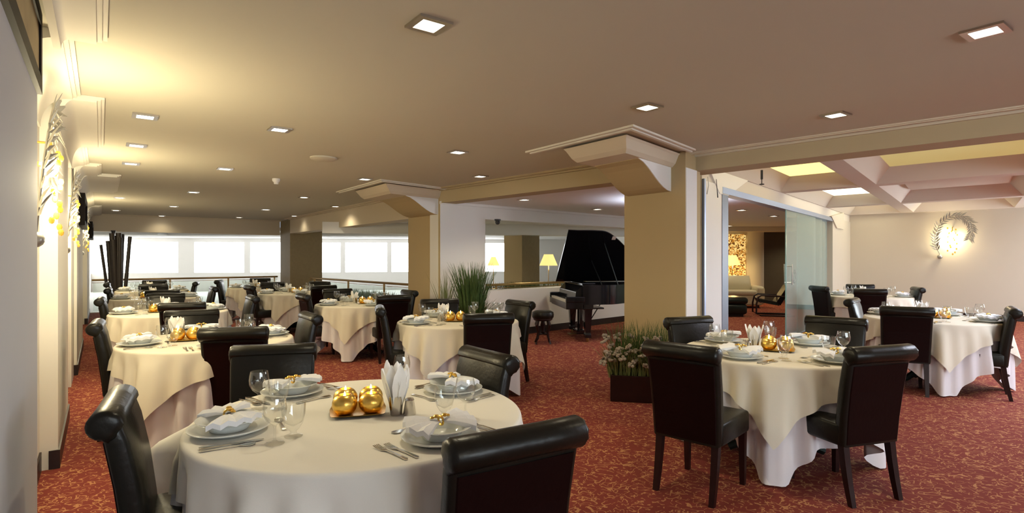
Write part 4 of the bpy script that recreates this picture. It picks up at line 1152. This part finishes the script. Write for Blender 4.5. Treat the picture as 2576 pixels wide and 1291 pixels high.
# ------------------------------------------------------------------ lounge behind the glass doors, and lamps beyond the piano opening
sf = empty('sofa', (6.15, 16.75, 0), R_(-6))
MB().box(-1.35, 1.2, -0.42, 0.45, 0.08, 0.38, 0.05, 3).build('base', 'sofa', sf, True)
for k, x in enumerate((-1.1, -0.02)):
    MB().box(x, x + 1.06, -0.47, 0.2, 0.37, 0.52, 0.06, 4).build('seat_cushion', 'sofa', sf, True)
    b_ = MB(); q = []
    for z, y, t in ((0.48, 0.10, 0.10), (0.62, 0.12, 0.14), (0.82, 0.20, 0.13), (0.93, 0.26, 0.07)):
        q.append([(x + 0.02, y - t * 0.6, z), (x + 0.10, y - t, z), (x + 0.96, y - t, z), (x + 1.04, y - t * 0.6, z), (x + 1.04, y + t, z), (x + 0.02, y + t, z)])
    b_.rings(q).build('back_cushion', 'sofa', sf, True, True)
for s in (-1.36, 1.02): MB().box(s, s + 0.26, -0.44, 0.42, 0.10, 0.64, 0.10, 4).build('armrest', 'sofa', sf, True)
for x in (-1.2, 1.1): MB().box(x - 0.03, x + 0.03, -0.35, -0.29, 0, 0.09).build('foot', 'wood', sf)
tag(sf, 'cream leather sofa in the lounge behind the glass doors', 'sofa')
ot = empty('ottoman', (5.48, 14.2, 0))
MB().box(-0.38, 0.38, -0.38, 0.38, 0.06, 0.32, 0.07, 4).build('base', 'leather', ot, True); MB().box(-0.4, 0.4, -0.4, 0.4, 0.31, 0.49, 0.08, 4).build('cushion', 'leather', ot, True)
MB().box(-0.3, 0.3, -0.3, 0.3, 0, 0.07).build('plinth', 'wood', ot)
tag(ot, 'dark leather ottoman in front of the cream sofa', 'ottoman')
ac = empty('armchair', (6.62, 14.2, 0), R_(75))
for s in (-0.30, 0.30):
    MB().tube([(s, -0.48, 0.02), (s, 0.30, 0.02), (s, 0.40, 0.06), (s, 0.40, 0.30), (s, 0.36, 0.48), (s, 0.28, 0.53), (s, -0.34, 0.50)], 0.022, 8).build('frame_loop', 'wood', ac, True)
MB().extrude([(-0.27, 0.34, 0.36), (-0.27, 0.36, 0.44), (-0.27, -0.10, 0.36), (-0.27, -0.14, 0.27)], (0.54, 0, 0)).build('seat_cushion', 'leather', ac)
MB().extrude([(-0.27, -0.06, 0.34), (-0.27, -0.16, 0.28), (-0.27, -0.56, 0.98), (-0.27, -0.47, 1.02)], (0.54, 0, 0)).build('back_cushion', 'hide', ac)
MB().tube([(-0.3, 0.3, 0.36), (0.3, 0.3, 0.36)], 0.018, 6).build('stretcher', 'wood', ac, True)
tag(ac, 'dark cantilever armchair beside the sofa in the lounge', 'armchair')


def floor_lamp(x, y, z0, z1, r0, r1, label, power):
    r = empty('floor_lamp', (x, y, 0))
    MB().lathe([(0.001, 0), (0.14, 0), (0.14, 0.02), (0.02, 0.04)], 20).build('base', 'brass', r, True)
    MB().tube([(0, 0, 0.03), (0, 0, z1 - 0.05)], 0.012).build('pole', 'brass', r, True)
    MB().lathe([(r0, z0), (r1, z1), (r1 - 0.004, z1), (r0 - 0.004, z0)], 28).build('lamp_shade', 'shade', r, True)
    MB().ball((0, 0, (z0 + z1) / 2), 0.04).build('bulb', 'bulb', r, True)
    tag(r, label, 'lamp')
    for dz in (z0 - 0.06,):
        l = bpy.data.lights.new('lamp_glow', 'POINT'); l.energy = power; l.color = (1, 0.72, 0.32); l.shadow_soft_size = 0.08
        o = bpy.data.objects.new('lamp_glow', l); COL.objects.link(o); o.location = (x + 0.05, y - 0.05, dz)


up = empty('added_uplighter', (2.62, 8.95, 0))  # unseen lamp added for the cool glow on the piano ceiling
MB().lathe([(0.001, 0), (0.15, 0), (0.15, 0.02), (0.015, 0.04)], 20).build('base', 'alu', up, True)
MB().tube([(0, 0, 0.03), (0, 0, 1.62)], 0.013).build('pole', 'alu', up, True)
MB().lathe([(0.02, 1.60), (0.12, 1.66), (0.16, 1.74), (0.15, 1.74), (0.11, 1.67), (0.02, 1.62)], 24).build('bowl', 'alu', up, True)
tag(up, 'unseen uplighter added behind the near column to light the piano ceiling', 'lamp')
l = bpy.data.lights.new('added_uplight', 'SPOT'); l.energy = 150; l.color = (0.72, 0.80, 1.0); l.spot_size = R_(150); l.spot_blend = 0.9; l.shadow_soft_size = 0.1
o = bpy.data.objects.new('added_uplight', l); COL.objects.link(o); o.location = (2.62, 8.95, 1.76); o.rotation_euler = (math.pi, 0, 0)
floor_lamp(6.95, 17.55, 1.24, 1.55, 0.25, 0.12, 'lit lamp with a cone shade before the amber mosaic', 14)
floor_lamp(1.05, 16.0, 1.25, 1.57, 0.26, 0.13, 'lit floor lamp nearer the piano lid in the atrium', 8)
floor_lamp(-0.60, 18.0, 1.22, 1.5, 0.20, 0.07, 'lit floor lamp before the window in the atrium', 5)
